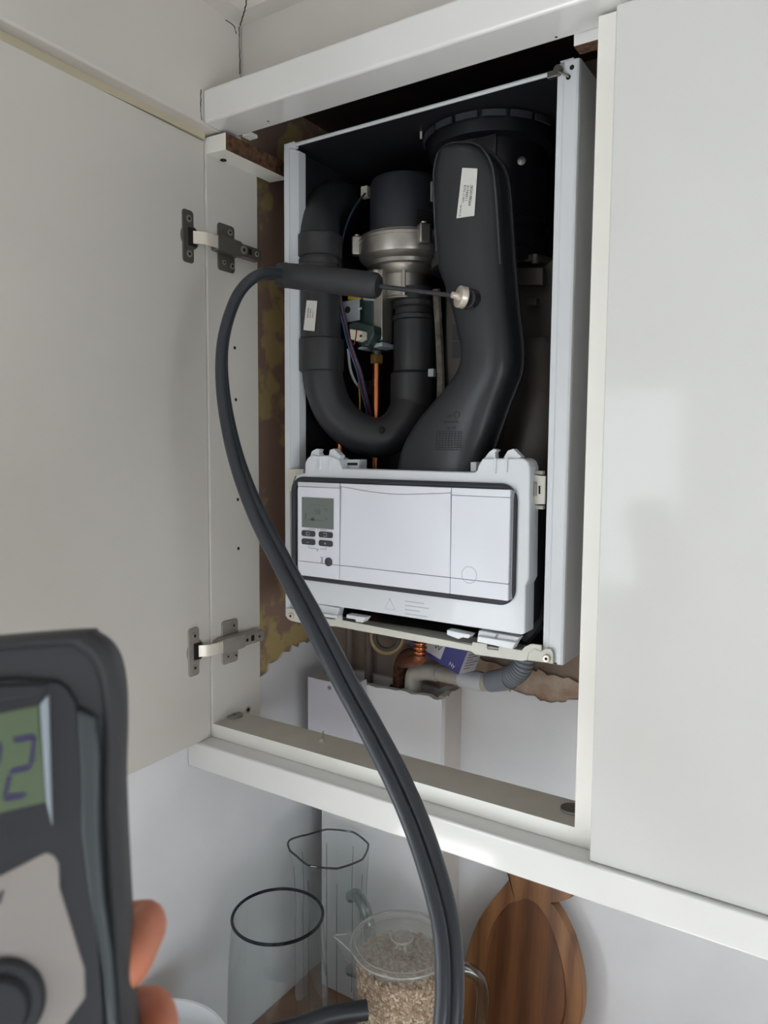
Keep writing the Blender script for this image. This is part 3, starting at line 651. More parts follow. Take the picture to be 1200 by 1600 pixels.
# --- heat exchanger
hx = box('heat_exchanger', at(694, 500, y=.215).x, .482, .215, BYB-.009, .330, zq(418, .215), 'exchanger', bo, .004)
vs, fs = lathegeo((.412, .262, 0), [(.068, .34), (.070, .345), (.070, .560), (.064, .572)], n=48); mk('exchanger_drum', vs, fs, 'exchanger', hx)
mk('insulation_edge', *merge(tubegeo(spline([tuple(at(682, 452, y=.20)), tuple(at(686, 520, y=.205)), tuple(at(689, 590, y=.205)), tuple(at(688, 640, y=.20))], 8), .006, 8)), 'foam', hx)
for py in (520, 548): pprism('exchanger_label', [(707, py-13), (727, py-13), (727, py+11), (707, py+11)], .2135, .0012, 'motor_black', hx, bevel=.0004)
for (a_, b_, c_, d_) in ((806, 418, 848, 445), (822, 465, 838, 478)): pprism('exchanger_bracket', [(a_, b_), (c_, b_), (c_, d_), (a_, d_)], .19, .012, 'exchanger', hx, bevel=.001)
q = at(836, 412, y=.187); cyl('exchanger_bolt', q, q+V((0, 0, .012)), .004, 'grey_metal', hx, 10)
q = at(677, 583, y=.2); box('exchanger_clip', q.x-.005, q.x+.005, .192, .2, q.z-.006, q.z+.006, 'zinc_plate', hx, .001)
# --- fan
NY = .212; fx = at(634, 330, y=NY).x
zf = lambda py, dy: at(634, py, y=NY-dy).z
fan = lathe('fan_motor', (fx, NY, 0), [(.0545, zf(352, .055)), (.0545, zf(268, .055)), (.052, zf(262, .053)), (.0001, zf(260, .05))], 'motor_black', bo, n=64)
vz0, vz1 = zf(400, .07), zf(349, .072)
cast = lathe('fan_casting', (fx, NY, 0), [(.034, vz0-.048), (.0375, vz0-.048), (.0375, vz0-.046), (.036, vz0-.044), (.037, vz0-.012), (.047, vz0-.004), (.049, vz0), (.058, vz0+.001), (.060, vz0+.006), (.066, vz0+.010), (.070, vz0+.014), (.0712, vz0+.018), (.0712, vz1-.009), (.0722, vz1-.008), (.0722, vz1-.004), (.071, vz1-.0025), (.0705, vz1), (.055, vz1+.001)], 'cast_aluminium', bo, n=72, ang=28)
def ear(ang_):
    a_ = math.radians(ang_); d_ = V((math.cos(a_), math.sin(a_), 0)); t_ = V((-d_.y, d_.x, 0)); c_ = V((fx, NY, (vz1+vz0)/2+.012))+d_*.074
    mk('casting_ear', [c_+d_*i*.008+t_*j*.0085+V((0, 0, k)) for k in (-.014, .014) for i, j in ((-1, -1), (1, -1), (1, 1), (-1, 1))], BF, 'cast_aluminium', cast, bevel=.0025)
    cyl('ear_screw', c_+V((0, 0, .013)), c_+V((0, 0, .017)), .0038, 'silver', cast, 12)
for a_ in (-146, -38, 50): ear(a_)
for a_ in (-118, -62): 
    d_ = V((math.cos(math.radians(a_)), math.sin(math.radians(a_)), 0)); c_ = V((fx, NY, 0))+d_*.0385; t_ = V((-d_.y, d_.x, 0))
    mk('casting_rib', [c_+d_*i*.003+t_*j*.003+V((0, 0, k)) for k in (vz0-.046, vz0-.006) for i, j in ((-1, -1), (1, -1), (1, 1), (-1, 1))], BF, 'cast_aluminium', cast, bevel=.001)
def patch(nm, a0, a1, z0, z1, r, m):
    n_ = 8; vs = []; A_ = [math.radians(a0+(a1-a0)*k/n_) for k in range(n_+1)]
    for rr_ in (r, r-.002):
        for z_ in (z0, z1): vs += [(fx+rr_*math.cos(a_), NY+rr_*math.sin(a_), z_) for a_ in A_]
    k1 = n_+1; fs = []
    for k in range(n_): fs += [(k, k+1, k1+k+1, k1+k), (2*k1+k, 3*k1+k, 3*k1+k+1, 2*k1+k+1), (k, 2*k1+k, 2*k1+k+1, k+1), (k1+k, k1+k+1, 3*k1+k+1, 3*k1+k)]
    fs += [(0, k1, 3*k1, 2*k1), (n_, 2*k1+n_, 3*k1+n_, k1+n_)]
    return mk(nm, vs, fs, m, fan)
mz1 = zf(268, .055)
patch('motor_socket', -41, -8, zf(345, .055), zf(345, .055)+.020, .0556, 'hole')
q = at(572, 301, y=NY-.01); cn = box('motor_connector', q.x-.006, q.x+.006, NY-.016, NY-.006, q.z-.0085, q.z+.0085, 'connector', fan, .0008)
patch('motor_sticker', -17, 1, mz1-.034, mz1-.006, .0552, 'sticker')
nd = V((math.cos(math.radians(-9)), math.sin(math.radians(-9)), 0)); tdir = nd.cross(V((0, 0, -1)))
text('sticker_print', 'ebmpapst', .0056, frame(V((fx, NY, mz1-.008))+nd*.0558+tdir*.001, (0, 0, -1), tdir), 'ink', fan)
# --- pipe under the fan, trap bend and silencer
PB = 'pipe_black'
px_ = [(548, 316, .262), (520, 312, .205), (503, 330, .158), (499, 365, .130), (500, 420, .125), (501, 500, .125), (503, 560, .125), (508, 605, .127), (524, 645, .135), (555, 673, .148), (592, 684, .163), (624, 668, .182), (643, 632, .200), (647, 600, .207), (648, 560, .211), (648, 500, .212), (648, 452, .212)]
cp = spline([tuple(at(a_, b_, y=c_)) for a_, b_, c_ in px_], 5)
ub = tube('air_pipe', cp, .0305, PB, bo, 32)
def collar(px, y, p0, p1, r, m=PB):
    A_, B_ = at(px, p0, y=y), at(px, p1, y=y); c_ = (A_+B_)/2
    return lathe('pipe_collar', (c_.x, y, 0), [(r-.003, B_.z-.001), (r, B_.z+.001), (r, A_.z-.001), (r-.003, A_.z+.001)], m, ub, n=40)
collar(499.5, .127, 370, 405, .0345); collar(499.5, .127, 408, 418, .0335); collar(502, .125, 531, 581, .0345)
collar(648, .210, 472, 482, .0335); collar(648, .210, 494, 502, .0335); collar(648, .209, 502, 582, .0325); collar(645.5, .205, 584, 634, .035)
ps = prism('pipe_sticker', [at(479, 469, y=.0935), at(495.5, 470, y=.0935), at(491, 517.5, y=.0935), at(474, 515.5, y=.0935)], (0, .001, 0), 'sticker', ub, bevel=.0004)
pu = (at(479, 469, y=.093)-at(474, 515.5, y=.093)).normalized(); 
for k, (s_, z_) in enumerate((('0020135644', .0030), ('1011 30741', .0030), ('25 04 17', .0026))):
    text('sticker_print', s_, z_, frame(at(481+k*4, 497, y=.0931), pu, (-1, 0, 0)), 'ink', ub)
q = at(597, 672, y=.131); lathe('bend_plug', q, [(.0052, 0), (.0052, .002), (.004, .0032), (.0001, .0033)], 'hole', ub, axis=(0.1, -1, 0), n=20)
# --- gas valve
gy = .165
gv = pprism('gas_valve', [(561, 466), (583, 466), (584, 545), (562, 545), (556, 530), (560, 505)], gy, .05, 'valve_green', bo, bevel=.003)
pprism('valve_bar', [(583, 420), (597.5, 420), (597, 531), (580, 540), (581, 466)], gy+.002, .03, 'cast_aluminium', gv, bevel=.001)
pprism('valve_foot', [(558, 543), (597, 534), (597, 541), (560, 546)], gy-.004, .04, 'zinc_plate', gv, bevel=.0008)
pl_ = pprism('valve_plate', [(522, 474), (561, 466), (561, 500), (548, 503), (523, 506)], gy-.012, .003, 'zinc_plate', gv, bevel=.0006)
q = at(543, 484, y=gy-.0122); cyl('plate_hole', q, q+V((0, .001, 0)), .0052, 'hole', gv, 16)
for px, py in ((521.5, 485), (521.5, 494), (562, 482)): q = at(px, py, y=gy-.012); cyl('plate_stud', q+V((-.003, 0, 0)), q+V((.003, 0, 0)), .0018, 'silver', gv, 8)
pprism('valve_knob', [(543, 462), (560, 461), (562, 467), (543, 469)], gy-.004, .014, 'yellow', gv, bevel=.001); pprism('valve_cap', [(566, 463), (582, 462), (582, 470), (566, 469)], gy-.002, .012, 'wire_grey', gv, bevel=.002)
pprism('valve_shroud', [(543, 507), (552, 501), (583, 508), (584, 522), (576, 540), (568, 543), (560, 536), (550, 530)], gy-.02, .03, 'valve_green', gv, bevel=.003)
pprism('valve_plug', [(546, 514), (565, 517), (565, 529), (557, 533), (548, 530)], gy-.034, .016, 'connector', gv, bevel=.0008)
pprism('valve_slot', [(562, 523), (565, 523), (565, 527), (562, 527)], gy-.0345, .001, 'hole', gv)
q = at(582, 514, y=gy-.012); lathe('valve_screw', q, [(.004, 0), (.004, .003), (.0001, .004)], 'silver', gv, axis=(0, -1, 0), n=14)
pprism('seal_dot', [(584, 511), (590, 511), (588, 517), (584, 516)], gy, .003, 'wire_red', gv)
q = at(587, 426, y=gy); pprism('valve_bracket', [(570, 423), (597, 421), (597, 432), (570, 430)], gy, .004, 'cast_aluminium', gv, bevel=.0008); lathe('bracket_screw', q, [(.0045, 0), (.0045, .002), (.0001, .004)], 'silver', gv, axis=(0, -1, 0), n=14)
for k in range(5): q = at(588.5, 541+k*2.6, y=gy+.02); lathe('pipe_thread', q, [(.0072, -.001), (.008, 0), (.0072, .001)], 'grey_metal', gv, n=20)
q0, q1 = at(588.5, 554, y=gy+.02), at(588.5, 569, y=gy+.02); lathe('pipe_nut', (q0.x, q0.y, 0), [(.0095, q1.z), (.0105, q1.z+.0015), (.0105, q0.z-.0015), (.0095, q0.z)], 'brass', bo, n=6, ang=20)
q2 = at(588.5, 760, y=gy+.02); cyl('gas_pipe', (q0.x, q0.y, BZ0+.01), (q0.x, q0.y, q1.z+.002), .0066, 'copper', bo, 20)
cyl('valve_stem', (q0.x, q0.y, q0.z-.002), (q0.x, q0.y, q0.z+.02), .0068, 'grey_metal', bo, 16)
q = at(532, 640, y=.19); cyl('water_pipe', (q.x, .19, BZ0+.01), (q.x, .19, at(532, 560, y=.19).z), .0075, 'copper', bo, 20)
q = at(575, 604, y=.24); box('cable_clip', q.x-.008, q.x+.008, .235, .25, q.z-.012, q.z+.01, 'exchanger', bo, .001)
# --- wiring loom
def wire(px, m, r=.0012):
    tube('wire', spline([tuple(at(a_, b_, y=c_)) for a_, b_, c_ in px], 6), r, m, bo, 8)
base = [(571, 302, .195), (556, 322, .18), (543, 350, .16), (534, 385, .145), (531, 425, .135), (531, 470, .138), (538, 505, .142), (548, 545, .150), (560, 580, .165), (568, 615, .185), (576, 645, .20), (580, 680, .215)]
for dx, m in ((-1.6, 'wire_blue'), (0, 'wire_black')): wire([(a_+dx*(.6 if i < 4 else 1.6), b_, c_) for i, (a_, b_, c_) in enumerate(base)], m)
for dx, dd_, m in ((1.6, .001, 'wire_red'), (4.2, .003, 'wire_blue'), (-3.4, .002, 'wire_red'), (6, .004, 'wire_black')): wire([(a_+dx*(.4+.1*i), b_, c_+dd_) for i, (a_, b_, c_) in enumerate(base[4:])], m)
wire([(532, 385, .146), (530, 400, .142), (529, 425, .138), (530, 460, .14)], 'wire_red', .0019); 
wire([(544, 545, .152), (547, 575, .16), (554, 595, .17), (561, 605, .19)], 'wire_grey', .0022); wire([(560, 585, .172), (562, 620, .19), (562, 650, .205)], 'wire_yellow', .0013)
wire([(557, 516, .128), (556, 527, .125), (553, 538, .135)], 'wire_red', .0011)
# cables at the side of the control box
for k, m in enumerate(('wire_green', 'wire_yellow', 'wire_red', 'wire_red', 'wire_black', 'wire_blue')):
    wire([(822, 932+k*3.4, .115), (832, 923+k*4, .12), (842, 914+k*4.2, .13), (852, 908+k*4, .15)], m, .0016)
wire([(848, 915, .15), (845, 940, .14), (843, 965, .13), (832, 985, .12), (818, 1000, .115)], 'black_plastic', .0085)
# ------------------------------------------------------------------ pipework under the boiler
sb = thing('service_box', (.064, .23, -.2), 'small mauve-white casing box with one screw, under the boiler on the left', 'box')
SY = .21
def sbx(x0, x1, y0, y1, z0, z1, nm, m): return box(nm, x0, x1, y0, y1, z0, z1, m, sb, .0006)
sbx(.0152, .1125, SY, SY+.003, -.13, .0215, 'front_board', 'service_box'); sbx(.1095, .1125, SY+.003, YBX-.0005, -.13, .0245, 'side_board', 'service_box')
sbx(.0152, .0182, SY+.003, YBX-.0005, -.13, .018, 'side_board', 'service_box'); sbx(.0182, .1095, SY+.003, YBX-.0005, .0150, .0175, 'lid', 'box_side')
q = at(515, 1075, y=SY); lathe('screw', q, [(.0036, 0), (.0036, .001), (.0001, .002)], 'steel_disc', sb, axis=(0, -1, 0), n=14)
# waste pipe
wp = thing('waste_pipe', tuple(at(645, 1060, y=.278)), 'plastic waste pipe with grey corrugated hose, dropping into the broken boxing', 'pipe')
PY = .278
e0 = at(646, 1100, y=PY); e1 = at(646, 1062, y=PY); e2 = at(662, 1049, y=PY); e3 = at(684, 1051, y=PY); e4 = at(722, 1059, y=PY)
tube('elbow', spline([tuple(V((e0.x, PY, -.011))), tuple(e0), tuple(e1), tuple(at(650, 1052, y=PY)), tuple(e2), tuple(e3)], 6), .0145, 'pvc_dirty', wp, 20)
cyl('pipe', e3, e4, .0135, 'pvc_dirty', wp, 20)
cyl('pipe_joint', at(680, 1050.5, y=PY), at(684.5, 1051.4, y=PY), .0151, 'pvc_dirty', wp, 20)
f0 = at(720, 1058, y=PY); f1 = at(748, 1064, y=PY); f2 = at(757, 1066, y=PY-.002); f3 = at(778, 1064, y=PY-.01); f4 = at(786, 1062, y=PY-.014)
tube('coupling', [f0, f1, f2], [.0155, .016, .015], 'pvc_white', wp, 24)
tube('adaptor', [f2, f3], .0145, 'pvc_cream', wp, 24)
g = [at(766, 1065, y=PY-.006), f4, at(797, 1059, y=PY-.02)]
tube('hose_cuff', g, [.0165, .0175, .0175], 'flex_grey', wp, 24)
hp = spline([tuple(at(795, 1059, y=PY-.02)), tuple(at(808, 1051, y=PY-.03)), tuple(at(817, 1039, y=PY-.035)), tuple(at(822, 1020, y=PY-.035))], 16)
tube('corrugated_hose', hp, [.0145 if (i//2) % 2 else .0165 for i in range(len(hp))], 'flex_grey', wp, 24)
# copper fitting and brown pipe
cf = thing('copper_fitting', tuple(at(656, 1030, y=.2)), 'tarnished copper elbow fitting hanging below the boiler beside the blue carton', 'pipe fitting')
t1 = at(656, 1022, y=.2)
cyl('pipe', (t1.x, t1.y, BZ0+.0055), (t1.x, t1.y, t1.z), .0085, 'dull_copper', cf, 20)
for py in (1004, 1011, 1018): q = at(656, py, y=.2); lathe('fitting_ring', (t1.x, t1.y, q.z), [(.0095, -.002), (.0112, -.001), (.0112, .001), (.0095, .002)], 'copper', cf, n=20)
tube('elbow', spline([tuple(t1), tuple(at(655, 1028, y=.202)), tuple(at(645, 1033, y=.215)), tuple(at(630, 1034, y=.245))], 6), .0105, 'dull_copper', cf, 16)
bp_ = tube('drain_pipe', spline([tuple(at(648, 1022, y=.315)), tuple(at(634, 1026, y=.31)), tuple(at(626, 1042, y=.305)), tuple(at(624, 1075, y=.305)), (at(624, 1075, y=.305).x, .305, -.010)], 6), .012, 'chipboard', None, 16)
tag(bp_, 'rusty brown bent pipe behind the white waste elbow', 'pipe')
tp = [('pale mauve vertical pipe on the wall, nearest the brown corner', 546), ('pale mauve vertical pipe on the wall, second from the corner', 576)]
for lab, px in tp:
    q = at(px, 1020, y=.312); o = cyl('wall_pipe', (q.x, .312, -.012), (q.x, .312, BZ0+.005), .0075, 'pipe_mauve', None, 16); tag(o, lab, 'pipe', 'mauve pipes under the boiler')
q = at(602, 998, y=.28)
cl_ = thing('cable_loop', tuple(q+V((0, 0, -.02))), 'loop of tan and grey cable hanging below the boiler', 'cable')
for k, (m, r, rad) in enumerate((('cable_tan', .0042, 1.0), ('cable_dark', .004, .80))):
    pts = [tuple(at(605+24*rad*math.cos(math.radians(t)), 995+25*rad*math.sin(math.radians(t)), y=.28-.004*k)) for t in range(-40, 231, 15)]
    tube('cable', pts, r, m, cl_, 10)
# blue carton, lying tilted on the waste pipe
ct = [at(664, 1006, y=.255), at(738, 1014, y=.255), at(716, 1055, y=.255), at(668, 1030, y=.255)]
cart = thing('carton', tuple(ct[2]), 'small blue and white carton propped behind the waste pipe', 'carton')
ux = (at(716, 1055, y=.228)-at(630, 1002, y=.228)).normalized(); uy = V((0, 0, 1)); uy = (uy-ux*uy.dot(ux)).normalized(); c0 = at(716, 1054, y=.228); 
F = lambda a_, b_, d_: c0 - ux*a_ + uy*b_ + V((.35*d_, d_, .0))
def cbox(nm, a0, a1, b0, b1, d0, d1, m): return mk(nm, [F(a_, b_, d_) for b_ in (b0, b1) for a_, d_ in ((a0, d0), (a1, d0), (a1, d1), (a0, d1))], BF, m, cart, bevel=.0004, fm=None)
bc_ = cbox('box_body', 0, .095, 0, .042, 0, .033, 'carton_blue')
cbox('end_flap', -.0006, 0, .0005, .0415, .0005, .0325, 'carton_white')
pl2 = cbox('label_panel', .036, .08, .006, .040, -.0006, 0, 'carton_white')
Mx = lambda a_, b_: frame(F(a_, b_, -.0008), ux, uy)
text('carton_print', 'W', .013, Mx(.054, .018), 'ink', cart); text('carton_print', 'Ny', .009, Mx(.02, .006), 'white_ink', cart)
for k in range(6):
    pts = [F(-.0008, .034-k*.005, .006), F(-.0008, .034-k*.005, .030-(k % 3)*.006)]
    tube('carton_print', pts, .0004, 'ink', cart, 4)

# ------------------------------------------------------------------ flue gas probe
pbx = thing('flue_gas_probe', tuple(at(520, 470, y=.03)), 'black flue gas probe plugged into the duct, trailing a twin rubber hose', 'probe')
tip = at(716, 463, y=.080); hr = at(592, 447, y=.036); hl = at(444, 430, y=.008)
ax = (hl-hr).normalized()
prof = [(.006, -.001), (.0135, .0), (.0165, .004), (.0172, .012), (.0172, .10), (.0165, (hl-hr).length-.006), (.0135, (hl-hr).length)]
hd_ = lathe('handle', hr, prof, 'probe_black', pbx, axis=ax, n=32)
cyl('rod', hr+ax*.002, tip, .0030, 'probe_black', pbx, 14)
td = (tip-hr).normalized()
td2 = (b0-tip).normalized()
lathe('stop_disc', tip, [(.0025, -.010), (.0042, -.009), (.0042, -.001), (.0135, 0), (.0140, .001), (.0140, .0085), (.0125, .010)], 'silver', pbx, axis=td2, n=36)
q = at(728, 452, y=.090); cyl('grub_screw', q, q+V((.010, .006, -.007)), .0038, 'silver', pbx, 12)
cyl('stop_sleeve', tip+td2*.009, b0+(b1-b0)*.40, .0095, 'black_plastic', pbx, 24)
# twin hose: pixel, view distance, twist (0 = side by side, 90 = one behind the other)
HP = [(450, 431, 0, 90), (425, 427, 0, 90), (398, 433, .98, 90), (371, 462, .97, 90), (352, 515, .955, 88), (346, 570, .94, 84), (352, 640, .92, 76), (370, 720, .895, 66), (400, 800, .87, 54), (440, 878, .845, 42), (487, 965, .815, 30), (535, 1058, .785, 22), (580, 1140, .758, 18), (622, 1222, .73, 16), (655, 1300, .705, 18), (681, 1380, .68, 24), (697, 1450, .66, 30), (702, 1520, .645, 34), (700, 1590, .632, 36), (690, 1665, .62, 36), (665, 1760, .60, 36)]
dl = (hl-CAM).dot(_f)
HP[0] = (450, 431, dl+.003, 80); HP[1] = (425, 427, (dl+.98)/2, 80)
hs = spline(HP, 8)
ctr = [far(a_, b_, d_) for a_, b_, d_, t_ in hs]
A1, A2 = [], []
for i, (a_, b_, d_, t_) in enumerate(hs):
    tg = (ctr[min(i+1, len(ctr)-1)]-ctr[max(i-1, 0)]).normalized(); vw = (ctr[i]-CAM).normalized()
    lt = tg.cross(vw).normalized(); th = math.radians(t_)
    off = (lt*math.cos(th)+vw*math.sin(th))*.0064
    A1.append(ctr[i]+off); A2.append(ctr[i]-off)
tube('hose', A1, .0076, 'hose', pbx, 18); tube('hose', A2, .0072, 'hose', pbx, 18)
q = hl; lathe('handle_cuff', q-ax*.002, [(.0165, -.004), (.017, 0), (.0150, .010), (.0125, .012)], 'probe_black', pbx, axis=ax, n=28)

# ------------------------------------------------------------------ gas analyser held in the hand
AO = far(8, 1400, .31)
ar = (_r*math.cos(.06)+_u*math.sin(.06)); ar = (ar + _f*.22).normalized()
au = (_u-ar*_u.dot(ar)).normalized(); au = (au + _f*.10).normalized(); au = (au-ar*au.dot(ar)).normalized()
an = ar.cross(au)
def apl(px, py, w_=0):
    d = ray(px, py); o = AO+an*w_; k = (o-CAM).dot(an)/d.dot(an); P = CAM+d*k-AO
    return P.dot(ar), P.dot(au)
AW = lambda u_, v_, w_: AO+ar*u_+au*v_+an*w_
ga = thing('gas_analyser', tuple(AW(0, -.13, -.02)), 'dark grey rubber-cased gas analyser with green screen, held up close to the camera', 'meter')
hu = apl(190, 1180)[0]; vt = apl(100, 987)[1]
right = [apl(110, 987), apl(140, 993), apl(165, 1012), apl(180, 1042), apl(187, 1090), apl(188, 1150), apl(186, 1220), apl(188, 1300), apl(193, 1400), apl(198, 1500), apl(204, 1600)]
r_ = right[-1]; right += [(r_[0], r_[1]-.02), (r_[0]-.004, r_[1]-.03), (r_[0]-.014, r_[1]-.035)]
outl = [(-u_, v_) for u_, v_ in right][::-1]
outl = right + outl
outl = [(u_, v_) for u_, v_ in spline(outl, 3, True)]
cu_, cv_ = 0, sum(v for _, v in outl)/len(outl)
def aring(w_, k, kv=None): return [AW(u_*k, cv_+(v_-cv_)*(kv or k), w_) for u_, v_ in outl]
loft('rubber_boot', [aring(-.040, .86, .93), aring(-.036, .95, .975), aring(-.028, 1, 1), aring(-.010, 1, 1), aring(-.003, .975, .988), aring(0, .92, .965), aring(-.001, .86, .94), aring(-.004, .84, .93)], 'boot', ga, ang=60)
def aplate(nm, px, w0, w1, m, par=ga, bevel=.0008, mirror=False):
    pts = [apl(a_, b_, w1) for a_, b_ in px]
    if mirror: pts = pts + [(-u_, v_) for u_, v_ in reversed(pts)]
    return prism(nm, [AW(u_, v_, w1) for u_, v_ in pts], -an*(w1-w0), m, par, bevel=bevel)
aplate('front_case', [(10, 1062), (90, 1066), (104, 1075), (118, 1098), (124, 1150), (132, 1250), (140, 1350), (150, 1450), (160, 1560), (162, 1640)], -.006, .0005, 'boot_dark', mirror=True)
aplate('side_grip', [(118, 1108), (150, 1122), (156, 1180), (155, 1300), (162, 1400), (176, 1500), (186, 1640), (172, 1640), (158, 1520), (138, 1400), (126, 1300), (124, 1200)], -.004, .0022, 'boot_green', bevel=.0018)
lcd_ = aplate('screen', [(-62, 1126), (62, 1101), (72, 1254), (-54, 1284)], -.001, .0008, 'analyser_lcd')
aplate('screen_frame', [(62, 1101), (75, 1086), (81, 1292), (72, 1254)], -.001, .003, 'bezel_light', bevel=.0006)
aplate('screen_hood', [(-60, 1105), (60, 1086), (74, 1070), (-60, 1075)], -.001, .003, 'boot_dark', bevel=.0006)
def seg(px, nm='screen_digit'): aplate(nm, px, .0007, .0011, 'analyser_ink', lcd_, 0)
seg([(21, 1152), (50, 1146), (55, 1152), (50, 1157), (22, 1161)]); seg([(50, 1158), (57, 1150), (53, 1190), (48, 1196), (45, 1190)])
seg([(14, 1208), (18, 1201), (46, 1194), (50, 1198), (44, 1204), (18, 1210)]); seg([(12, 1211), (18, 1213), (12, 1238), (5, 1247), (4, 1243)]); seg([(5, 1248), (13, 1241), (38, 1239), (41, 1243), (35, 1248), (8, 1253)])
seg([(-8, 1168), (2, 1158), (3, 1170), (-1, 1196), (-8, 1200)]); seg([(-30, 1206), (-3, 1201), (-1, 1206), (-30, 1214)])
aplate('face_plate', [(-62, 1372), (0, 1369), (60, 1338), (72, 1332), (84, 1337), (92, 1350), (93, 1388), (132, 1515), (133, 1560), (100, 1605), (80, 1640), (-64, 1640), (-110, 1520), (-78, 1390)], -.001, .0015, 'plate_beige')
aplate('face_mark', [(-12, 1410), (2, 1392), (7, 1391), (4, 1402), (0, 1413)], .0014, .0018, 'ink', bevel=0)
dc = apl(4, 1562); q = AW(dc[0], dc[1], .0015)
ring_ = lathe('dial', q, [(.0172, 0), (.0172, .003), (.0160, .0042), (.0125, .0044), (.0122, .007), (.0110, .0085), (.0001, .0088)], 'boot_dark', ga, axis=an, n=48)
aplate('screen_tick', [(7, 1290), (9, 1290), (10, 1314), (8, 1314)], .0, .0008, 'boot', bevel=0)
# hose connector and lower body end are hidden below the frame

# ------------------------------------------------------------------ the left hand holding it (one skinned surface)
def skinned(name, verts, edges, radii, m, root, parent=None):
    me = bpy.data.meshes.new(name); me.from_pydata([tuple(v) for v in verts], edges, [])
    o = bpy.data.objects.new(name, me); COL.objects.link(o)
    mod = o.modifiers.new('skin', 'SKIN'); mod.use_smooth_shade = True
    for i, r in enumerate(radii): me.skin_vertices[0].data[i].radius = (r, r) if not isinstance(r, tuple) else r; me.skin_vertices[0].data[i].use_root = (i == root)
    sd = o.modifiers.new('sub', 'SUBSURF'); sd.levels = 2; sd.render_levels = 2
    dg = bpy.context.evaluated_depsgraph_get(); ev = bpy.data.meshes.new_from_object(o.evaluated_get(dg))
    vs = [v.co.copy() for v in ev.vertices]; fs = [tuple(p.vertices) for p in ev.polygons]
    bpy.data.objects.remove(o); bpy.data.meshes.remove(me); bpy.data.meshes.remove(ev)
    return mk(name, vs, fs, m, parent, ang=180)
hv, he, hrad = [], [], []
def hp_(u_, v_, w_, r): hv.append(AW(u_, v_, w_)); hrad.append(r); return len(hv)-1
V1 = apl(222, 1466, -.025)[1]; V2 = apl(238, 1612, -.025)[1]; dv_ = V2-V1
fv = [V1-dv_*.95, V1, V2, V2+dv_*.85]
wr = hp_(-.028, V2-.105, -.068, .026); fa = hp_(-.050, V2-.20, -.075, .032); fe = hp_(-.075, V2-.30, -.085, .036); he += [(wr, fa), (fa, fe)]
pm = hp_(-.022, V2-.055, -.070, .026); he.append((wr, pm)); pt = hp_(-.018, V2-.012, -.066, .022); he.append((pm, pt))
hand_tip = []
for k, v_ in enumerate(fv):
    if k == 0: continue
    ex = apl((0, 243, 268, 262)[k], 1460, -.022)[0]
    kn = hp_(.006, (v_+V2)/2-.004, -.060, .0100)
    a_ = hp_(.028, v_-.006, -.062, .0095); b_ = hp_(hu+.003, v_-.003, -.052, .0105); c_ = hp_(ex-.0092, v_-.003, -.030, .0112); d_ = hp_(ex-.0105, v_-.006, -.017, .0104); e_ = hp_(ex-.0160, v_-.013, -.010, .0080)
    he += [(pt if k < 3 else pm, kn), (kn, a_), (a_, b_), (b_, c_), (c_, d_), (d_, e_)]; hand_tip.append(e_)
# index finger lies straight behind the case, thumb closes on the far side
kn = hp_(.002, V1+.004, -.060, .0105); a_ = hp_(.016, V1+.026, -.056, .0095); b_ = hp_(.020, V1+.046, -.053, .0085); c_ = hp_(.018, V1+.062, -.051, .0072); he += [(pt, kn), (kn, a_), (a_, b_), (b_, c_)]
t0_ = hp_(-.050, V2-.060, -.050, .0150); t1_ = hp_(-.064, V2-.030, -.030, .0120); t2_ = hp_(-.063, V2-.004, -.012, .0105); t3_ = hp_(-.058, V2+.016, -.003, .0085); he += [(pm, t0_), (t0_, t1_), (t1_, t2_), (t2_, t3_)]
hand = skinned('person', hv, he, hrad, 'skin', 0)
tag(hand, 'left hand and forearm of a person gripping the gas analyser from behind', 'person')

# ------------------------------------------------------------------ things on the worktop
def vessel(c, prof_out, th, n=64, a0=0, shape=None):
    # thin-walled vessel, outer profile (r, z) from the base up, closed at the bottom
    return [(.0001, prof_out[0][1])] + prof_out
vc = at(434, 1430, y=.02); rv = 72/sc(vc); zr = vc.z
va = thing('glass_vase', (vc.x, vc.y, ZW), 'tall clear glass vase with a dark thick rim, standing by the left wall', 'vase')
po = [(rv*.80, ZW+.001), (rv*.98, ZW+.012), (rv*1.08, ZW+.06), (rv*1.10, ZW+.12), (rv*1.07, zr-.08), (rv*1.0, zr-.02), (rv*.97, zr-.002)]
po = spline(po, 5)
lathe('body', (vc.x, vc.y, 0), vessel(0, po, .003), 'clear_glass', va, n=72, caps=False)
tube('rim', [(vc.x+(rv*.975)*math.cos(t*math.pi/36), vc.y+(rv*.975)*math.sin(t*math.pi/36), zr) for t in range(72)], .0023, 'rim_glass', va, 10, closed=True)
# faceted jug
jc = at(518, 1325, y=.172); rj = 58/sc(jc); zj = jc.z
jg = thing('glass_jug', (jc.x, jc.y, ZW), 'tall faceted clear glass jug with a handle, behind the vase', 'jug')
def octring(r, z, lip=0):
    out = []
    for k in range(64):
        a_ = 2*math.pi*k/64; seg_ = math.pi/4; aa = (a_ % seg_)-seg_/2; rr_ = r*(.45+.55*math.cos(seg_/2)/math.cos(aa)/.96)
        d_ = math.cos(a_-math.radians(205)); sp_ = lip*max(0, d_)**14
        out.append(V((jc.x+(rr_+sp_)*math.cos(a_), jc.y+(rr_+sp_)*math.sin(a_), z+sp_*.35)))
    return out
zz_ = [(.86, ZW+.001, 0), (.93, ZW+.01, 0), (.95, ZW+.03, 0), (.97, ZW+.12, 0), (.98, zj-.12, 0), (.94, zj-.10, 0), (.96, zj-.07, 0), (1.0, zj-.025, .004), (1.02, zj, .014)]
outer = [octring(rj*k, z, l_) for k, z, l_ in zz_]; inner = [octring(rj*k-.004, max(z, ZW+.012), l_) for k, z, l_ in reversed(zz_[1:])]
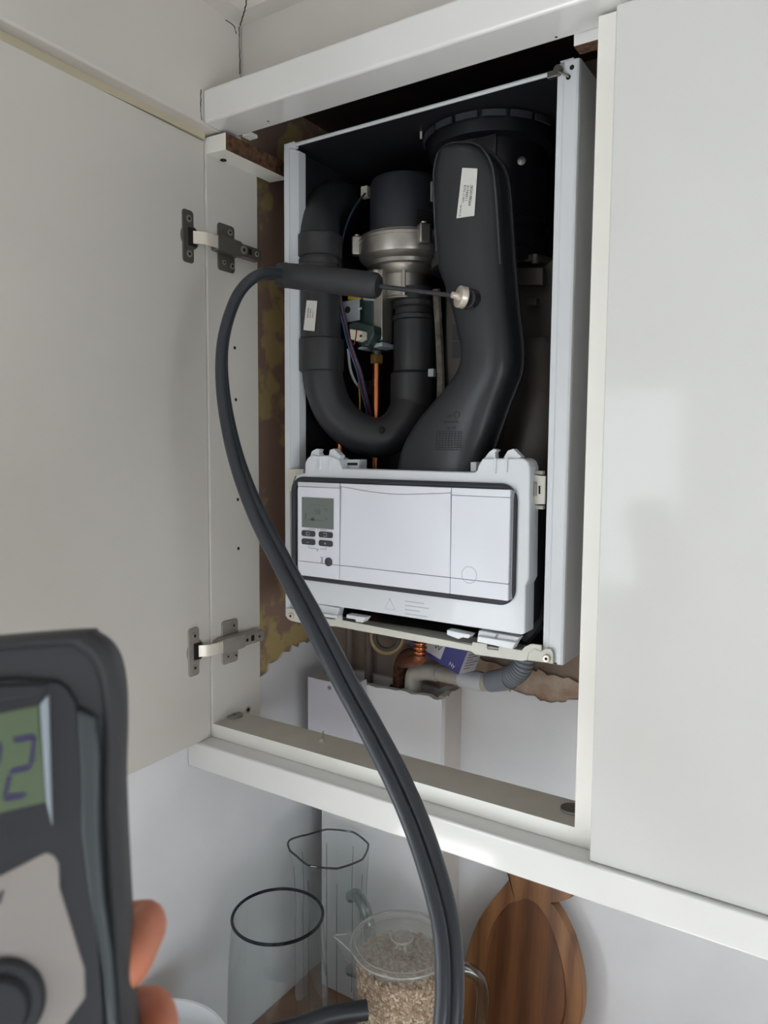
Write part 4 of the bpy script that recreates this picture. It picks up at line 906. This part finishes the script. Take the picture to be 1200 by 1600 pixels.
jb = loft('body', outer, 'clear_glass', jg, ang=30, caps=False); lathe('glass_foot', (jc.x, jc.y, ZW+.001), [(rj*.84, 0), (rj*.84, .008), (.0001, .010)], 'clear_glass', jg, n=48)
tube('rim', octring(rj*1.02-.002, zj, .014), .0017, 'jug_edge', jg, 8, closed=True)
for k in range(8):
    a_ = math.pi/4*k; c_ = V((math.cos(a_), math.sin(a_), 0))
    tube('facet_edge', [V((jc.x, jc.y, z))+c_*rj*s_*1.01 for s_, z, _ in zz_[2:-1]], .0007, 'handle_glass', jg, 6)
hA = at(556, 1385, y=jc.y-.02); hd3 = V((.93, -.36, 0)); hb = V((jc.x, jc.y, 0))+hd3*rj*.95
hp2 = spline([tuple(hb+V((0, 0, zj-.055))), tuple(hb+hd3*.018+V((0, 0, zj-.044))), tuple(hb+hd3*.042+V((0, 0, zj-.056))), tuple(hb+hd3*.055+V((0, 0, zj-.09))), tuple(hb+hd3*.052+V((0, 0, zj-.13))), tuple(hb+hd3*.03+V((0, 0, zj-.165))), tuple(hb+V((0, 0, zj-.18)))], 6)
tube('handle', hp2, .0095, 'handle_glass', jg, 16)
# oat jug
oc = at(628, 1472, y=.10); ro = 81/sc(oc); zo = oc.z
oj = thing('cereal_jug', (oc.x, oc.y, ZW), 'clear plastic lidded jug filled with oats, in front of the glass jug', 'jug')
po = [(ro*.86, ZW+.001), (ro*.88, ZW+.006), (ro*.93, zo-.10), (ro*.97, zo-.012), (ro*.985, zo-.001)]
lathe('body', (oc.x, oc.y, 0), vessel(0, po, .0022), 'clear_plastic', oj, n=72, caps=False)
lid = lathe('lid', (oc.x, oc.y, zo), [(ro*.99, -.006), (ro*1.0, -.004), (ro*1.0, .001), (ro*.97, .003), (ro*.90, .001), (ro*.86, -.004), (ro*.62, -.005), (ro*.56, -.001), (ro*.50, -.001), (ro*.44, -.006), (ro*.26, -.007), (ro*.24, .004), (ro*.19, .009), (ro*.0001, .010), (ro*.0001, .008), (ro*.17, .007), (ro*.22, -.009), (ro*.9, -.0075)], 'clear_plastic', oj, n=72)
tube('lid_rim', [(oc.x+ro*.99*math.cos(t*math.pi/36), oc.y+ro*.99*math.sin(t*math.pi/36), zo-.001) for t in range(72)], .0016, 'plastic_edge', lid, 8, closed=True)
tube('lid_ring', [(oc.x+ro*.90*math.cos(t*math.pi/36), oc.y+ro*.90*math.sin(t*math.pi/36), zo+.002) for t in range(72)], .0008, 'plastic_edge', lid, 6, closed=True)
tube('knob_ring', [(oc.x+ro*.21*math.cos(t*math.pi/18), oc.y+ro*.21*math.sin(t*math.pi/18), zo+.008) for t in range(36)], .0014, 'plastic_edge', lid, 6, closed=True)
# spout on the left
sd_ = V((-.86, -.51, 0)).normalized(); st_ = V((-sd_.y, sd_.x, 0)); sc0 = V((oc.x, oc.y, 0))
sv = [sc0+sd_*ro*.93+st_*.022+V((0, 0, zo-.004)), sc0+sd_*(ro+.014)+st_*.008+V((0, 0, zo+.003)), sc0+sd_*(ro+.024)+V((0, 0, zo+.006)), sc0+sd_*(ro+.014)-st_*.008+V((0, 0, zo+.003)), sc0+sd_*ro*.93-st_*.022+V((0, 0, zo-.004)), sc0+sd_*(ro*.95)+V((0, 0, zo-.050))]
mk('spout', sv, [(5, 0, 1), (5, 1, 2), (5, 2, 3), (5, 3, 4)], 'clear_plastic', oj); tube('spout_rim', spline([tuple(q) for q in sv[:5]], 5), .0012, 'plastic_edge', oj, 8)
hd4 = V((.83, .55, 0)).normalized(); hb = sc0+hd4*ro*.93
hp3 = spline([tuple(hb+V((0, 0, zo-.045))), tuple(hb+hd4*.025+V((0, 0, zo-.042))), tuple(hb+hd4*.046+V((0, 0, zo-.06))), tuple(hb+hd4*.05+V((0, 0, zo-.10))), tuple(hb+hd4*.04+V((0, 0, zo-.15))), tuple(hb+V((0, 0, zo-.175)))], 6)
tube('handle', hp3, .0095, 'handle_glass', oj, 14)
# oats: a heap with loose flakes over it
rb, zt_ = ro*.90-.003, zo-.024
core = lathegeo((oc.x, oc.y, 0), [(.0001, ZW+.006), (ro*.84, ZW+.007), (rb, zt_-.012), (rb*.97, zt_-.004), (rb*.6, zt_+.002), (.0001, zt_+.004)], n=48)
vs, fs = list(core[0]), list(core[1]); fm_ = [0]*len(fs)
rnd = random.Random(3)
for i in range(9000):
    if i < 3600:
        r_ = rb*.985*math.sqrt(rnd.random()); a_ = rnd.uniform(0, 6.2832); c_ = V((oc.x+r_*math.cos(a_), oc.y+r_*math.sin(a_), zt_+.004-.008*(r_/rb)**2+rnd.uniform(0, .003))); nrm = V((rnd.gauss(0, .5), rnd.gauss(0, .5), 1)).normalized()
    else:
        a_ = rnd.uniform(0, 6.2832); z_ = rnd.uniform(ZW+.02, zt_-.006); t = (z_-ZW)/(zt_-ZW); R_ = ro*.84+(rb-ro*.84)*t+.0006
        c_ = V((oc.x+R_*math.cos(a_), oc.y+R_*math.sin(a_), z_)); nrm = V((math.cos(a_)+rnd.gauss(0, .25), math.sin(a_)+rnd.gauss(0, .25), rnd.gauss(0, .25))).normalized()
    e1 = nrm.cross(V((rnd.random(), rnd.random(), rnd.random()+.1))).normalized(); e2 = nrm.cross(e1); s1_, s2_ = rnd.uniform(.0020, .0042), rnd.uniform(.0013, .0024)
    k = len(vs); vs += [c_+e1*s1_, c_+e2*s2_+nrm*.0003, c_-e1*s1_, c_-e2*s2_+nrm*.0003]; fs.append((k, k+1, k+2, k+3)); fm_.append(1)
me = bpy.data.meshes.new('rolled_oats'); org = V((oc.x, oc.y, ZW+.006)); me.from_pydata([v-org for v in vs], [], fs); me.materials.append(MATS['oats']); me.materials.append(MATS['oat_flake']); me.polygons.foreach_set('material_index', fm_); me.update()
oo = bpy.data.objects.new('rolled_oats', me); link(oo, org, None); tag(oo, 'pale brown rolled oats filling the plastic jug', 'oats', kind='stuff')
# fish-shaped chopping board leaning on the wall
BYC = .285
bpts = [(790, 1340), (796, 1371), (786, 1388), (768, 1410), (750, 1438), (737, 1475), (730, 1520), (731, 1570), (742, 1620), (768, 1662), (812, 1685), (858, 1672), (892, 1638), (911, 1595), (915, 1555), (909, 1512), (896, 1470), (880, 1438), (866, 1417), (861, 1413), (878, 1411), (895, 1404), (906, 1390), (910, 1372), (905, 1345)]
ipts = [(812, 1406), (800, 1409), (790, 1417), (781, 1428), (772, 1444), (764, 1472), (757, 1515), (757, 1565), (767, 1610), (786, 1645), (815, 1660), (846, 1650), (870, 1625), (885, 1592), (890, 1560), (885, 1515), (874, 1475), (860, 1440), (850, 1424), (842, 1414), (836, 1409), (830, 1406), (825, 1404), (820, 1403), (816, 1404)]
lean = lambda p_: V((p_.x, 0, p_.z))
zmin = min(at(a_, b_, y=BYC).z for a_, b_ in bpts); dzb = ZW-zmin+.0005
def bp3(px, d_):
    p_ = at(px[0], px[1], y=BYC); t_ = (p_.z-zmin)/.45
    return V((p_.x, .262+.030*t_+d_, p_.z))
# settle the outline on the worktop: stretch the hidden lower part
def fit(pxs):
    out = []
    for a_, b_ in pxs:
        p_ = at(a_, b_, y=BYC); zc_ = at(800, 1600, y=BYC).z
        z_ = p_.z if p_.z > zc_ else ZW+.0006+(p_.z-zmin)*(zc_-ZW)/(zc_-zmin)
        out.append((p_.x, z_))
    return out
ob, ib = spline(fit(bpts), 4, True), spline(fit(ipts), 4, True); nb = len(ob)
zmn = min(z for _, z in ob); ob = [(x, z-zmn+ZW+.0005) for x, z in ob] if zmn < ZW else ob
pos = lambda x, z, d_: V((x, .258+.09*(z-ZW)+d_, z))
vs = [pos(x, z, .0015) for x, z in ob] + [pos(x, z, 0) for x, z in [(x*.985+.40*.015, z) for x, z in ob]] + [pos(x, z, 0) for x, z in ib] + [pos(.4+(x-.4)*.93, z, .006) for x, z in ib] + [pos(x, z, .018) for x, z in ob]
fs = []; fm_ = []
for lay in range(3):
    for k in range(nb): fs.append((lay*nb+k, lay*nb+(k+1) % nb, (lay+1)*nb+(k+1) % nb, (lay+1)*nb+k)); fm_.append(0 if lay < 2 else 1)
fs.append(tuple(3*nb+k for k in range(nb))); fm_.append(1)
for k in range(nb): fs.append((k, 4*nb+k, 4*nb+(k+1) % nb, (k+1) % nb)); fm_.append(0)
fs.append(tuple(4*nb+k for k in range(nb-1, -1, -1))); fm_.append(0)
cbd = mk('chopping_board', vs, fs, ['board_wood', 'board_dark'], None, fm=fm_)
tag(cbd, 'fish-shaped brown wooden chopping board with a carved hollow, leaning on the wall', 'chopping board')
# white saucepan with a black handle
zp = -.345; rp_ = .0985; _q = at(328, 1575, z=zp); sx_, sy_ = _q.x-.004, _q.y-rp_
sn_ = thing('saucepan', (sx_, sy_, ZW), 'glossy white saucepan with a long black handle, at the bottom edge by the hand', 'saucepan')
lathe('body', (sx_, sy_, 0), [(.0001, ZW+.0005), (rp_*.9, ZW+.0005), (rp_*.96, ZW+.006), (rp_*.97, zp-.01), (rp_, zp-.002), (rp_, zp), (rp_-.004, zp), (rp_*.93, zp-.012), (rp_*.93, ZW+.008), (.0001, ZW+.006)], 'pan_white', sn_, n=64)
h1 = at(573, 1578, z=zp+.002); h2 = at(462, 1604, z=zp-.006); hdv = (h1-h2).normalized(); h3 = V((sx_, sy_, zp-.02)); h3 = h3+(h2-h3).normalized()*rp_*.97
hp4 = spline([tuple(h3), tuple((h3+h2)/2+V((0, 0, .003))), tuple(h2), tuple((h1+h2)/2+V((0, 0, .004))), tuple(h1)], 6)
ph = tube('handle', hp4, [.009+.004*i/(len(hp4)-1) for i in range(len(hp4))], 'handle_black', sn_, 20)
hd5 = hdv.cross(V((0, 0, 1))).normalized()
